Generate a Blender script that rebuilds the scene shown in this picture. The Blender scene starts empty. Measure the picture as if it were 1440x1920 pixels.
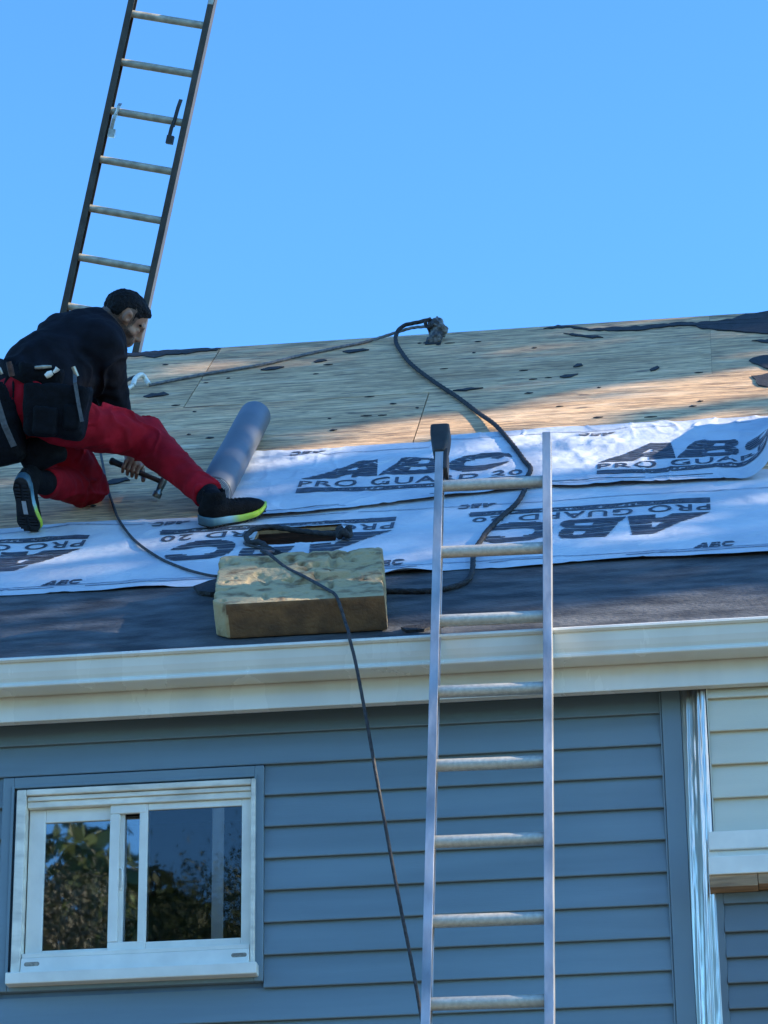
import bpy, math, random
import numpy as np
from mathutils import Vector, Matrix

S = bpy.context.scene
COL = S.collection
rad = math.radians
random.seed(7)
RNG = np.random.default_rng(11)

# ------------------------------------------------------------------ camera, world, sun, exposure
YAW, PITCH, ROLL = 0.11921467, 0.40978968, -0.01156719
cy, sy, cp, sp = math.cos(YAW), math.sin(YAW), math.cos(PITCH), math.sin(PITCH)
FWD = Vector((-sy * cp, cy * cp, sp))
RT = Vector((cy, sy, 0))
UPV = RT.cross(FWD)
RIGHT = RT * math.cos(ROLL) + UPV * math.sin(ROLL)
UP = RT * -math.sin(ROLL) + UPV * math.cos(ROLL)
CAM_LOC = Vector((0, -10.4149, 1.6))
cam = bpy.data.cameras.new('camera')
cam.sensor_fit = 'VERTICAL'
cam.sensor_height = 24.0
cam.lens = 5950 / 1920 * 24.0
cam.clip_end = 3000
camo = bpy.data.objects.new('camera', cam)
COL.objects.link(camo)
camo.matrix_world = Matrix(((RIGHT.x, UP.x, -FWD.x, CAM_LOC.x), (RIGHT.y, UP.y, -FWD.y, CAM_LOC.y),
                            (RIGHT.z, UP.z, -FWD.z, CAM_LOC.z), (0, 0, 0, 1)))
S.camera = camo

SUN_EL, SUN_AZ = rad(24.0), rad(-2.0)            # azimuth measured from +x towards +y
SUN = Vector((math.cos(SUN_EL) * math.cos(SUN_AZ), math.cos(SUN_EL) * math.sin(SUN_AZ), math.sin(SUN_EL)))
w = bpy.data.worlds.new('World')
S.world = w
w.use_nodes = True
nt = w.node_tree
nt.nodes.clear()
sky = nt.nodes.new('ShaderNodeTexSky')
sky.sky_type = 'NISHITA'
sky.sun_disc = False
sky.sun_elevation = SUN_EL
sky.sun_rotation = rad(90) - SUN_AZ              # 0 = +y, clockwise
sky.altitude = 200
sky.air_density = 1.0
sky.dust_density = 0.15
sky.ozone_density = 2.6
bg = nt.nodes.new('ShaderNodeBackground')
bg.inputs['Strength'].default_value = 0.13
out = nt.nodes.new('ShaderNodeOutputWorld')
gm = nt.nodes.new('ShaderNodeGamma'); gm.inputs[1].default_value = 1.2
nt.links.new(sky.outputs[0], gm.inputs[0])
tint = nt.nodes.new('ShaderNodeMix'); tint.data_type = 'RGBA'; tint.blend_type = 'MULTIPLY'; tint.inputs[0].default_value = 1
tint.inputs[7].default_value = (.50, .845, 1.04, 1)   # the deep azure of the phone picture
nt.links.new(gm.outputs[0], tint.inputs[6])
nt.links.new(tint.outputs[2], bg.inputs[0])
nt.links.new(bg.outputs[0], out.inputs[0])

sl = bpy.data.lights.new('sun', 'SUN')
sl.energy = 5.0
sl.angle = rad(0.5)
sl.color = (1.0, 0.83, 0.62)
so = bpy.data.objects.new('sun', sl)
COL.objects.link(so)
so.location = (20, -4, 20)
so.rotation_euler = SUN.to_track_quat('Z', 'Y').to_euler()

vs = S.view_settings
vs.view_transform = 'Standard'
vs.look = 'None'
vs.gamma = 1.0
vs.use_curve_mapping = False
vs.exposure = 1.45
S.cycles.max_bounces = 8

# ------------------------------------------------------------------ helpers: meshes
class MB:
    def __init__(self):
        self.v = []; self.f = []; self.m = []; self.s = []; self.cur = 0; self.sm = False
    def add(self, verts, faces):
        b = len(self.v)
        self.v += [tuple(p) for p in verts]
        for f in faces:
            self.f.append(tuple(b + i for i in f)); self.m.append(self.cur); self.s.append(self.sm)
    def quad(self, a, b, c, d):
        self.add([a, b, c, d], [(0, 1, 2, 3)])
    def hexa(self, p):                             # 8 points: bottom 4 ccw, top 4 ccw
        self.add(p, [(3, 2, 1, 0), (4, 5, 6, 7), (0, 1, 5, 4), (1, 2, 6, 5), (2, 3, 7, 6), (3, 0, 4, 7)])
    def box(self, x0, x1, y0, y1, z0, z1, F=None):
        p = [(x0, y0, z0), (x1, y0, z0), (x1, y1, z0), (x0, y1, z0), (x0, y0, z1), (x1, y0, z1), (x1, y1, z1), (x0, y1, z1)]
        if F: p = [tuple(F(*q)) for q in p]
        self.hexa(p)
    def prism(self, prof, p0, p1, fx, cap=True):   # closed profile [(a,b)], fx(a,b,t) -> point for ends p0,p1
        n = len(prof)
        vs_ = [fx(a, b, p0) for a, b in prof] + [fx(a, b, p1) for a, b in prof]
        fs = [(i, (i + 1) % n, n + (i + 1) % n, n + i) for i in range(n)]
        if cap: fs += [tuple(range(n))[::-1], tuple(range(n, 2 * n))]
        self.add(vs_, fs)
    def tube(self, pts, r, n=8, strands=0, twist=60.0, amp=0.16, cap=True):
        pts = [Vector(p) for p in pts]
        rr = r if hasattr(r, '__len__') else [r] * len(pts)
        vs_, fs = [], []
        t0 = (pts[1] - pts[0]).normalized()
        nrm = t0.orthogonal().normalized()
        s = 0.0
        for i, p in enumerate(pts):
            t = (pts[min(i + 1, len(pts) - 1)] - pts[max(i - 1, 0)])
            t = t.normalized() if t.length > 1e-9 else t0
            nrm = (nrm - t * nrm.dot(t)).normalized()
            bn = t.cross(nrm)
            if i: s += (p - pts[i - 1]).length
            for k in range(n):
                a = 2 * math.pi * k / n
                q = rr[i] * (1 + (amp * math.cos(strands * a - twist * s) if strands else 0))
                vs_.append(p + (nrm * math.cos(a) + bn * math.sin(a)) * q)
        for i in range(len(pts) - 1):
            for k in range(n):
                fs.append((i * n + k, i * n + (k + 1) % n, (i + 1) * n + (k + 1) % n, (i + 1) * n + k))
        if cap:
            b = (len(pts) - 1) * n; e_ = len(vs_); vs_ += vs_[:n] + vs_[b:b + n]
            fs.append(tuple(range(e_, e_ + n))[::-1]); fs.append(tuple(range(e_ + n, e_ + 2 * n)))
        self.add(vs_, fs)
    def build(self, name, mats, parent=None, smooth=None, bevel=0.0, at=None, autosm=None):
        return make(name, np.array(self.v, dtype=np.float64), self.f, mats, parent, self.m,
                    self.s if smooth is None else smooth, bevel, at)

def wloc(o):
    return o.matrix_world if o is None else o.matrix_basis

ROOT = {}
def world_of(o):                                    # full transform of a (static) object, computed by hand
    m = o.matrix_basis.copy()
    p = o.parent
    while p is not None:
        m = p.matrix_basis @ m; p = p.parent
    return m

def make(name, v, faces, mats, parent=None, mi=None, smooth=False, bevel=0.0, at=None, local=False):
    """v in world metres (or in the parent's own frame with local=True); origin goes to the base centre."""
    v = np.asarray(v, dtype=np.float64)
    if parent is not None and not local:
        M = np.array(world_of(parent).inverted())
        v = v @ M[:3, :3].T + M[:3, 3]
    if at is None:
        lo, hi = v.min(0), v.max(0)
        o = np.array([(lo[0] + hi[0]) / 2, (lo[1] + hi[1]) / 2, lo[2]])
    else:
        o = np.array(at)
    v = v - o
    me = bpy.data.meshes.new(name)
    me.from_pydata(v.tolist(), [], faces if isinstance(faces, list) else faces.tolist())
    if not isinstance(mats, (list, tuple)): mats = [mats]
    for m in mats: me.materials.append(m)
    if mi is not None and len(mats) > 1:
        me.polygons.foreach_set('material_index', list(mi))
    if isinstance(smooth, (list, tuple)):
        me.polygons.foreach_set('use_smooth', list(smooth))
    elif smooth:
        me.polygons.foreach_set('use_smooth', [True] * len(me.polygons))
    me.update()
    ob = bpy.data.objects.new(name, me)
    COL.objects.link(ob)
    ob.location = o.tolist()
    if parent is not None: ob.parent = parent
    if bevel > 0:
        b = ob.modifiers.new('bevel', 'BEVEL'); b.width = bevel; b.segments = 2; b.limit_method = 'ANGLE'; b.angle_limit = rad(40)
    return ob

def tag(o, label=None, cat=None, group=None, kind=None):
    if label: o['label'] = label
    if cat: o['category'] = cat
    if group: o['group'] = group
    if kind: o['kind'] = kind
    return o

def thing(name, label, cat, loc=(0, 0, 0), mat=None, group=None):
    o = bpy.data.objects.new(name, None)
    o.empty_display_size = 0.2
    COL.objects.link(o)
    o.matrix_basis = (Matrix.Translation(loc) @ mat.to_4x4()) if mat is not None else Matrix.Translation(loc)
    return tag(o, label, cat, group)

def spline(pts, step=0.02):
    P = [np.array(p, float) for p in pts]
    P = [2 * P[0] - P[1]] + P + [2 * P[-1] - P[-2]]
    outp = []
    for i in range(1, len(P) - 2):
        a, b, c, d = P[i - 1], P[i], P[i + 1], P[i + 2]
        n = max(2, int(np.linalg.norm(c - b) / step))
        for k in range(n):
            t = k / n
            outp.append(0.5 * ((2 * b) + (c - a) * t + (2 * a - 5 * b + 4 * c - d) * t * t + (3 * b - a - 3 * c + d) * t ** 3))
    outp.append(P[-2])
    return outp

# value noise (numpy)
_perm = RNG.random(4096)
def _h(i, j, k=0):
    return _perm[(i * 73856093 ^ j * 19349663 ^ k * 83492791) & 4095]
def noise2(x, y, seed=0):
    x = np.asarray(x, float); y = np.asarray(y, float)
    i = np.floor(x).astype(np.int64); j = np.floor(y).astype(np.int64)
    fx, fy = x - i, y - j
    fx = fx * fx * (3 - 2 * fx); fy = fy * fy * (3 - 2 * fy)
    return ((_h(i, j, seed) * (1 - fx) + _h(i + 1, j, seed) * fx) * (1 - fy)
            + (_h(i, j + 1, seed) * (1 - fx) + _h(i + 1, j + 1, seed) * fx) * fy) * 2 - 1
def noise3(p, seed=0):
    i = np.floor(p).astype(np.int64) + seed * 131
    f = p - np.floor(p); f = f * f * (3 - 2 * f)
    r = 0
    for a in (0, 1):
        for b in (0, 1):
            for c in (0, 1):
                wgt = (f[:, 0] if a else 1 - f[:, 0]) * (f[:, 1] if b else 1 - f[:, 1]) * (f[:, 2] if c else 1 - f[:, 2])
                r = r + wgt * _h(i[:, 0] + a, i[:, 1] + b, i[:, 2] + c)
    return r * 2 - 1

# signed-distance modelling: blended limbs meshed with surface nets
def smin(a, b, k):
    h = np.clip(.5 + .5 * (b - a) / k, 0, 1)
    return b * (1 - h) + a * h - k * h * (1 - h)
def smax(a, b, k): return -smin(-a, -b, k)
def cap(p, a, b, ra, rb):
    a = np.array(a, float); b = np.array(b, float); d = b - a
    t = np.clip((p - a) @ d / (d @ d), 0, 1)
    return np.linalg.norm(p - a - t[:, None] * d, axis=1) - (ra + (rb - ra) * t)
def ell(p, c, r, R=None):
    q = p - np.array(c, float)
    if R is not None: q = q @ np.array(R, float).T     # rows of R = axes
    r = np.array(r, float)
    k0 = np.linalg.norm(q / r, axis=1); k1 = np.linalg.norm(q / r ** 2, axis=1)
    return k0 * (k0 - 1) / np.maximum(k1, 1e-9)
def rbox(p, c, hs, rd, R=None):
    q = p - np.array(c, float)
    if R is not None: q = q @ np.array(R, float).T
    q = np.abs(q) - (np.array(hs, float) - rd)
    return np.linalg.norm(np.maximum(q, 0), axis=1) + np.minimum(q.max(1), 0) - rd

def nets(fn, lo, hi, h):
    lo = np.array(lo, float); hi = np.array(hi, float)
    B = 8
    nb = np.ceil((hi - lo) / (h * B)).astype(int)
    n = nb * B + 1
    D = np.ones(n, np.float32)
    bc = np.stack(np.meshgrid(*[np.arange(k) for k in nb], indexing='ij'), -1).reshape(-1, 3)
    cc = lo + (bc * B + B / 2) * h
    dv = fn(cc)
    act = np.abs(dv) < h * B * 1.35
    for b_, s_ in zip(bc[~act], dv[~act]):
        if s_ < 0: D[b_[0]*B:b_[0]*B+B+1, b_[1]*B:b_[1]*B+B+1, b_[2]*B:b_[2]*B+B+1] = -1
    g = np.stack(np.meshgrid(*[np.arange(B + 1)] * 3, indexing='ij'), -1).reshape(-1, 3)
    ab = bc[act]
    for s in range(0, len(ab), 400):
        idx = (ab[s:s+400, None, :] * B + g[None]).reshape(-1, 3)
        D[idx[:, 0], idx[:, 1], idx[:, 2]] = fn(lo + idx * h)
    neg = D < 0
    c = [neg[a:n[0]-1+a, b:n[1]-1+b, d:n[2]-1+d] for a in (0, 1) for b in (0, 1) for d in (0, 1)]
    cnt = sum(x.astype(np.int8) for x in c)
    cells = np.argwhere((cnt > 0) & (cnt < 8))
    cid = -np.ones(np.array(n) - 1, np.int64)
    cid[cells[:, 0], cells[:, 1], cells[:, 2]] = np.arange(len(cells))
    acc = np.zeros((len(cells), 3)); num = np.zeros(len(cells))
    corners = [np.array(q) for q in ((0,0,0),(1,0,0),(0,1,0),(1,1,0),(0,0,1),(1,0,1),(0,1,1),(1,1,1))]
    for a in range(8):
        for b in range(a + 1, 8):
            if np.abs(corners[a] - corners[b]).sum() != 1: continue
            A = cells + corners[a]; Bq = cells + corners[b]
            da = D[A[:, 0], A[:, 1], A[:, 2]]; db = D[Bq[:, 0], Bq[:, 1], Bq[:, 2]]
            m = (da < 0) != (db < 0)
            t = np.where(m, da / np.where(m, da - db, 1), 0)[:, None]
            acc += np.where(m[:, None], corners[a] + (corners[b] - corners[a]) * t, 0); num += m
    V_ = lo + (cells + acc / num[:, None]) * h
    F = []
    for ax in range(3):
        o1, o2 = [(1, 2), (2, 0), (0, 1)][ax]
        sl0 = [slice(None)] * 3; sl1 = [slice(None)] * 3
        sl0[ax] = slice(0, -1); sl1[ax] = slice(1, None)
        ch = neg[tuple(sl0)] != neg[tuple(sl1)]
        e = np.argwhere(ch)
        ok = (e[:, o1] > 0) & (e[:, o2] > 0) & (e[:, o1] < n[o1] - 1) & (e[:, o2] < n[o2] - 1)
        e = e[ok]
        q = []
        for d1, d2 in ((-1, -1), (0, -1), (0, 0), (-1, 0)):
            k = e.copy(); k[:, o1] += d1; k[:, o2] += d2
            q.append(cid[k[:, 0], k[:, 1], k[:, 2]])
        q = np.stack(q, 1)
        fl = neg[e[:, 0], e[:, 1], e[:, 2]]
        q[~fl] = q[~fl][:, ::-1]
        F.append(q)
    F = np.concatenate(F)
    F = F[(F >= 0).all(1)]
    return V_, F

def sdf_obj(name, fn, lo, hi, h, mats, parent, local=True):
    V_, F = nets(fn, lo, hi, h)
    return make(name, V_, F, mats, parent, None, True, 0, None, local)

# ------------------------------------------------------------------ helpers: materials
def M(name, col, rough=.6, metal=0.0, var=0.15, scale=6.0, stretch=(1, 1, 1), rot=(0, 0, 0), bump=0.0, bscale=None, col2=None,
      detail=5.0, spec=None, rvar=0.0, coord='pos', contrast=(.35, .65)):
    m = bpy.data.materials.new(name); m.use_nodes = True
    t = m.node_tree; b = t.nodes['Principled BSDF']
    b.inputs['Metallic'].default_value = metal
    b.inputs['Roughness'].default_value = rough
    if spec is not None: b.inputs['Specular IOR Level'].default_value = spec
    if coord == 'pos':
        src = t.nodes.new('ShaderNodeNewGeometry').outputs['Position']
    else:
        src = t.nodes.new('ShaderNodeTexCoord').outputs['Object']
    mp = t.nodes.new('ShaderNodeMapping'); mp.inputs['Rotation'].default_value = rot
    t.links.new(src, mp.inputs['Vector'])
    mp2 = t.nodes.new('ShaderNodeMapping'); mp2.inputs['Scale'].default_value = stretch
    t.links.new(mp.outputs[0], mp2.inputs['Vector'])
    n = t.nodes.new('ShaderNodeTexNoise'); n.inputs['Scale'].default_value = scale; n.inputs['Detail'].default_value = detail
    t.links.new(mp2.outputs[0], n.inputs['Vector'])
    r = t.nodes.new('ShaderNodeValToRGB')
    c2 = col2 if col2 else tuple(c * (1 - var) for c in col)
    c1 = col if col2 else tuple(min(1, c * (1 + var)) for c in col)
    r.color_ramp.elements[0].position = contrast[0]; r.color_ramp.elements[0].color = (*c2, 1)
    r.color_ramp.elements[1].position = contrast[1]; r.color_ramp.elements[1].color = (*c1, 1)
    t.links.new(n.outputs['Fac'], r.inputs['Fac'])
    t.links.new(r.outputs['Color'], b.inputs['Base Color'])
    if rvar:
        mr = t.nodes.new('ShaderNodeMapRange'); mr.inputs['To Min'].default_value = rough - rvar; mr.inputs['To Max'].default_value = rough + rvar
        t.links.new(n.outputs['Fac'], mr.inputs['Value']); t.links.new(mr.outputs[0], b.inputs['Roughness'])
    if bump:
        n2 = t.nodes.new('ShaderNodeTexNoise'); n2.inputs['Scale'].default_value = bscale or scale * 4; n2.inputs['Detail'].default_value = 4
        t.links.new(mp2.outputs[0], n2.inputs['Vector'])
        bp = t.nodes.new('ShaderNodeBump'); bp.inputs['Strength'].default_value = bump; bp.inputs['Distance'].default_value = 0.01
        t.links.new(n2.outputs['Fac'], bp.inputs['Height']); t.links.new(bp.outputs[0], b.inputs['Normal'])
    m['_'] = 0
    return m

def nodes_of(m):
    t = m.node_tree
    return t, t.nodes['Principled BSDF']

TH = rad(39.0)
E0 = Vector((0, -0.17, 5.61201))
VV = Vector((0, math.cos(TH), math.sin(TH)))
NN = Vector((0, -math.sin(TH), math.cos(TH)))
def RP(u, v, n=0.0):
    return E0 + Vector((u, 0, 0)) + VV * v + NN * n
def RPa(u, v, n):                                  # arrays
    u, v, n = np.broadcast_arrays(np.asarray(u, float), np.asarray(v, float), np.asarray(n, float))
    return np.stack([u, E0.y + v * VV.y + n * NN.y, E0.z + v * VV.z + n * NN.z], -1)
ROOFROT = (-TH, 0, 0)
RIDGE = 4.915
EAVE_N = 0.0

# ------------------------------------------------------------------ materials
m_siding = M('blue_vinyl', (.162, .230, .272), .5, var=.10, scale=1.6, stretch=(.5, 1, 6), bump=.08, bscale=60)
m_bluetrim = M('blue_trim', (.165, .235, .277), .45, var=.05, scale=3, bump=.04, bscale=40)
m_soffit = M('shade_blue_soffit', (.09, .13, .165), .6, var=.08, scale=4)  # blue deepened so it blends into the shade under the eave
m_cream = M('cream_aluminium', (.69, .675, .605), .26, spec=.7, var=.07, scale=2.6, stretch=(2.0, 1, .5), bump=.05, bscale=9, rvar=.08)
m_white = M('white_vinyl', (.76, .735, .66), .4, var=.07, scale=9, stretch=(1, 1, 1), bump=.03, bscale=30)
m_whitedirty = M('weathered_white_vinyl', (.70, .66, .57), .45, var=.2, scale=22, stretch=(.4, 1, 1), bump=.05)
m_beige = M('beige_vinyl', (.60, .565, .455), .5, var=.06, scale=1.5, stretch=(1, 1, 6), bump=.1, bscale=50)
m_darkgrey = M('slate_vinyl', (.13, .165, .185), .5, var=.07, scale=2, stretch=(1, 1, 6), bump=.06, bscale=50)
m_board = M('raw_board', (.36, .22, .12), .75, var=.35, scale=5, stretch=(1, 6, 12), bump=.3)
m_slot = M('weep_slot', (.26, .22, .17), .6, var=.3, scale=80)
m_hole_shade = M('hole_shade_black', (.012, .012, .014), .8)  # near-black that paints the shade deep in the vent opening
m_room = M('unlit_room_black', (.02, .022, .026), .9)  # near-black walls paint the darkness of an unlit room
m_inner = M('inner_frame', (.85, .82, .74), .5, var=.1, scale=8)
m_wallcore = M('wall_sheathing', (.10, .17, .26), .7)
m_lawn = M('dry_yard', (.125, .115, .085), .9, col2=(.08, .085, .05), scale=.6, bump=.5, bscale=20)
m_shade_wood = M('shade_dark_wood', (.022, .009, .006), .85, var=.5, scale=9, stretch=(1, 8, 8), rot=ROOFROT, bump=.4)  # shaft wood darkened so the opening looks unlit inside
m_wood = M('old_wood', (.055, .021, .012), .75, var=.5, scale=9, stretch=(1, 8, 8), rot=ROOFROT, bump=.4)
m_felt = M('torn_black_felt', (.016, .017, .020), .75, var=.4, scale=30, bump=.5)
m_membrane = M('dusty_black_membrane', (.10, .107, .115), .75, col2=(.024, .027, .031), scale=4.5, stretch=(1, 2.8, 1), rot=ROOFROT, bump=.8, bscale=40, rvar=.1, detail=9)

def plywood():
    m = bpy.data.materials.new('weathered_plywood'); m.use_nodes = True
    t, b = nodes_of(m); N_ = t.nodes.new; L = t.links.new
    b.inputs['Roughness'].default_value = .8
    geo = N_('ShaderNodeNewGeometry'); mp = N_('ShaderNodeMapping'); mp.inputs['Rotation'].default_value = ROOFROT
    L(geo.outputs['Position'], mp.inputs['Vector'])
    oi = N_('ShaderNodeObjectInfo')
    ad = N_('ShaderNodeVectorMath'); ad.operation = 'ADD'; L(mp.outputs[0], ad.inputs[0])
    cx = N_('ShaderNodeCombineXYZ'); mu = N_('ShaderNodeMath'); mu.operation = 'MULTIPLY'; mu.inputs[1].default_value = 37
    L(oi.outputs['Random'], mu.inputs[0]); L(mu.outputs[0], cx.inputs[0]); L(mu.outputs[0], cx.inputs[1]); L(cx.outputs[0], ad.inputs[1])
    def noise(sc, scale, detail=4, rough=.55, dist=0.0):
        s = N_('ShaderNodeMapping'); s.inputs['Scale'].default_value = sc; L(ad.outputs[0], s.inputs['Vector'])
        n = N_('ShaderNodeTexNoise'); n.inputs['Scale'].default_value = scale; n.inputs['Detail'].default_value = detail
        n.inputs['Roughness'].default_value = rough; n.inputs['Distortion'].default_value = dist
        L(s.outputs[0], n.inputs['Vector']); return n.outputs['Fac']
    def ramp(f, p0, c0, p1, c1):
        r = N_('ShaderNodeValToRGB'); r.color_ramp.elements[0].position = p0; r.color_ramp.elements[0].color = (*c0, 1)
        r.color_ramp.elements[1].position = p1; r.color_ramp.elements[1].color = (*c1, 1); L(f, r.inputs['Fac']); return r.outputs['Color']
    def mix(mode, f, a, c):
        x = N_('ShaderNodeMix'); x.data_type = 'RGBA'; x.blend_type = mode
        if isinstance(f, (int, float)): x.inputs[0].default_value = f
        else: L(f, x.inputs[0])
        L(a, x.inputs[6]); L(c, x.inputs[7]) if not isinstance(c, tuple) else setattr(x.inputs[7], 'default_value', (*c, 1)); return x.outputs[2]
    big = ramp(noise((.5, 2.0, 1), 1.6, 5), .34, (.60, .385, .215), .66, (.83, .565, .335))
    grain = ramp(noise((2.2, 11, 1), 3.2, 7, .62, .6), .33, (.46, .44, .43), .62, (1.12, 1.09, 1.03))
    fine = ramp(noise((5, 60, 1), 4, 3, .6), .3, (.82, .81, .80), .7, (1.06, 1.06, 1.06))
    c = mix('MULTIPLY', 1.0, big, grain); c = mix('MULTIPLY', .8, c, fine)
    lines = ramp(noise((1.0, 34, 1), 2.0, 5, .7, .3), .38, (.40, .37, .35), .52, (1.0, 1.0, 1.0)); c = mix('MULTIPLY', .8, c, lines)
    pale = N_('ShaderNodeMapRange'); pale.inputs['From Min'].default_value = .52; pale.inputs['From Max'].default_value = .75; pale.inputs['To Max'].default_value = .55
    L(noise((.9, 5, 1), 2.1, 6, .6), pale.inputs['Value'])
    c = mix('MIX', pale.outputs[0], c, (.82, .62, .42))
    kn = N_('ShaderNodeMapRange'); kn.inputs['From Min'].default_value = .645; kn.inputs['From Max'].default_value = .70; kn.inputs['To Max'].default_value = .8
    L(noise((3.2, 17, 1), 1.7, 3, .5), kn.inputs['Value'])
    c = mix('MIX', kn.outputs[0], c, (.10, .07, .05))
    L(c, b.inputs['Base Color'])
    bp = N_('ShaderNodeBump'); bp.inputs['Strength'].default_value = .9; bp.inputs['Distance'].default_value = .016
    L(noise((2.2, 13, 1), 3.4, 7, .6, .5), bp.inputs['Height']); L(bp.outputs[0], b.inputs['Normal'])
    return m
m_ply = plywood()

def glassmat(name, refl, tint):
    m = bpy.data.materials.new(name); m.use_nodes = True; t = m.node_tree; t.nodes.clear()
    o = t.nodes.new('ShaderNodeOutputMaterial'); mx = t.nodes.new('ShaderNodeMixShader')
    tr = t.nodes.new('ShaderNodeBsdfTransparent'); tr.inputs[0].default_value = (*tint, 1)
    gl = t.nodes.new('ShaderNodeBsdfGlossy'); gl.inputs['Roughness'].default_value = .015
    fr = t.nodes.new('ShaderNodeFresnel'); fr.inputs['IOR'].default_value = 1.5
    ad = t.nodes.new('ShaderNodeMath'); ad.operation = 'ADD'; ad.inputs[1].default_value = refl; ad.use_clamp = True
    n = t.nodes.new('ShaderNodeTexNoise'); n.inputs['Scale'].default_value = 3; g = t.nodes.new('ShaderNodeNewGeometry')
    bp = t.nodes.new('ShaderNodeBump'); bp.inputs['Strength'].default_value = .02; bp.inputs['Distance'].default_value = .02
    t.links.new(g.outputs['Position'], n.inputs['Vector']); t.links.new(n.outputs['Fac'], bp.inputs['Height'])
    t.links.new(bp.outputs[0], gl.inputs['Normal'])
    t.links.new(fr.outputs[0], ad.inputs[0]); t.links.new(ad.outputs[0], mx.inputs[0])
    t.links.new(tr.outputs[0], mx.inputs[1]); t.links.new(gl.outputs[0], mx.inputs[2]); t.links.new(mx.outputs[0], o.inputs[0])
    return m
m_glass = glassmat('window_glass', .21, (.8, .84, .85))
m_screenglass = glassmat('screened_window_glass', .025, (.75, .77, .79))

# ------------------------------------------------------------------ ground
g = MB(); g.quad((-900, -900, 0), (900, -900, 0), (900, 900, 0), (-900, 900, 0))
tag(g.build('ground', m_lawn, at=(0, 0, 0)), kind='structure')

# ------------------------------------------------------------------ blue house
house = thing('house', 'blue vinyl-sided house with a cream gutter and a half stripped plywood roof', 'house', (-2.2, 0, 0))
XL, XR = -5.2, 1.7
RY = (RP(0, RIDGE)).y; RZ = RP(0, RIDGE).z
BY, BZ = 7.3, 5.62
b = MB()
b.box(XL, -.20, .012, .10, 0, 5.395)
b.box(-.20, XR, .012, .10, 0, 5.395)
# window opening: wall built round it
b = MB()
WX0, WX1, WZ0, WZ1 = -2.535, -1.705, 4.50, 5.14
b.box(XL, WX0, .004, .12, 0, 5.40); b.box(WX1, XR, .004, .12, 0, 5.40)
b.box(WX0, WX1, .004, .12, 0, WZ0); b.box(WX0, WX1, .004, .12, WZ1, 5.40)
b.build('wall', m_wallcore, house)
b = MB()
b.box(XL, XL + .12, .12, BY, 0, 5.4); b.box(XR - .12, XR, .12, BY, 0, 5.4); b.box(XL, XR, BY - .12, BY - .002, 0, 5.4)
for x0, x1 in ((XL + .003, XL + .1), (XR - .1, XR - .003)):     # gable triangles
    b.add([(x0, .0, 5.41), (x0, BY - .2, 5.41), (x0, RY, RZ - .25), (x1, .0, 5.41), (x1, BY - .2, 5.41), (x1, RY, RZ - .25)],
          [(0, 1, 2), (5, 4, 3), (0, 3, 4, 1), (1, 4, 5, 2), (2, 5, 3, 0)])
b.build('wall', m_siding, house)

EXP = .1143
ROW0 = 5.1010
def siding(x0, x1, zb, exp, mat, parent, y=0.0):
    """one clapboard course: top tucked in, butt edge 11 mm proud, lip turned back under."""
    q = MB()
    zt = zb + exp + .004
    a, c = y - .019, y - .0015
    q.add([(x0, c, zt), (x1, c, zt), (x1, a + .001, zb + .010), (x0, a + .001, zb + .010), (x1, a, zb + .003), (x0, a, zb + .003),
           (x1, a + .002, zb), (x0, a + .002, zb), (x1, y + .002, zb + .004), (x0, y + .002, zb + .004)],
          [(3, 2, 1, 0), (5, 4, 2, 3), (7, 6, 4, 5), (9, 8, 6, 7)])
    q.sm = False
    return q.build('siding_board', mat, parent)
TRX0, TRX1 = -.285, -.219
for i in range(-3, 18):
    zb = ROW0 - EXP * i
    top = zb + EXP
    if zb > 5.39: continue
    if top > 4.445 and zb < 5.205:                 # beside the window
        siding(XL, -2.607, zb, EXP, m_siding, house); siding(-1.676, TRX0 + .004, zb, EXP, m_siding, house)
        if zb < 4.445 < top or zb < 4.47 and top > 4.44:
            pass
    else:
        siding(XL, TRX0 + .004, zb, EXP, m_siding, house)
b = MB(); b.box(TRX0, TRX1, -.029, .0035, 0, 5.405); b.box(TRX0 - .008, TRX0 - .0005, -.022, .0035, 0, 5.404)
b.build('corner_trim', m_bluetrim, house, bevel=.003)
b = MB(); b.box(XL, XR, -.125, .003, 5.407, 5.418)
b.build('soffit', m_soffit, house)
b = MB(); b.box(XL, XR, -.145, -.127, 5.374, 5.60); b.box(XL, XR, -.1265, -.108, 5.374, 5.384)
b.build('fascia', m_cream, house, bevel=.003)
prof = [(-.270, 5.568), (-.278, 5.563), (-.279, 5.555), (-.272, 5.549), (-.264, 5.549), (-.262, 5.538), (-.257, 5.516), (-.249, 5.497),
        (-.2415, 5.486), (-.2405, 5.480), (-.247, 5.478), (-.251, 5.473), (-.2505, 5.466), (-.246, 5.463), (-.165, 5.463), (-.152, 5.465), (-.152, 5.575),
        (-.1535, 5.575), (-.1535, 5.4665), (-.2445, 5.4665), (-.238, 5.482), (-.245, 5.499), (-.255, 5.518), (-.259, 5.553), (-.262, 5.562)]
b = MB()
b.prism([(y, z) for y, z in prof][::-1], XL - .05, XR + .05, lambda y, z, x: (x, y, z))
gut = b.build('gutter', m_cream, house)
b = MB()
for x in (-4.4, -3.6, -2.93, .35, 1.2):
    b.box(x - .012, x + .012, -.262, -.152, 5.556, 5.559)
b.build('hanger', m_cream, gut)['kind'] = 'stuff'

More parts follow.
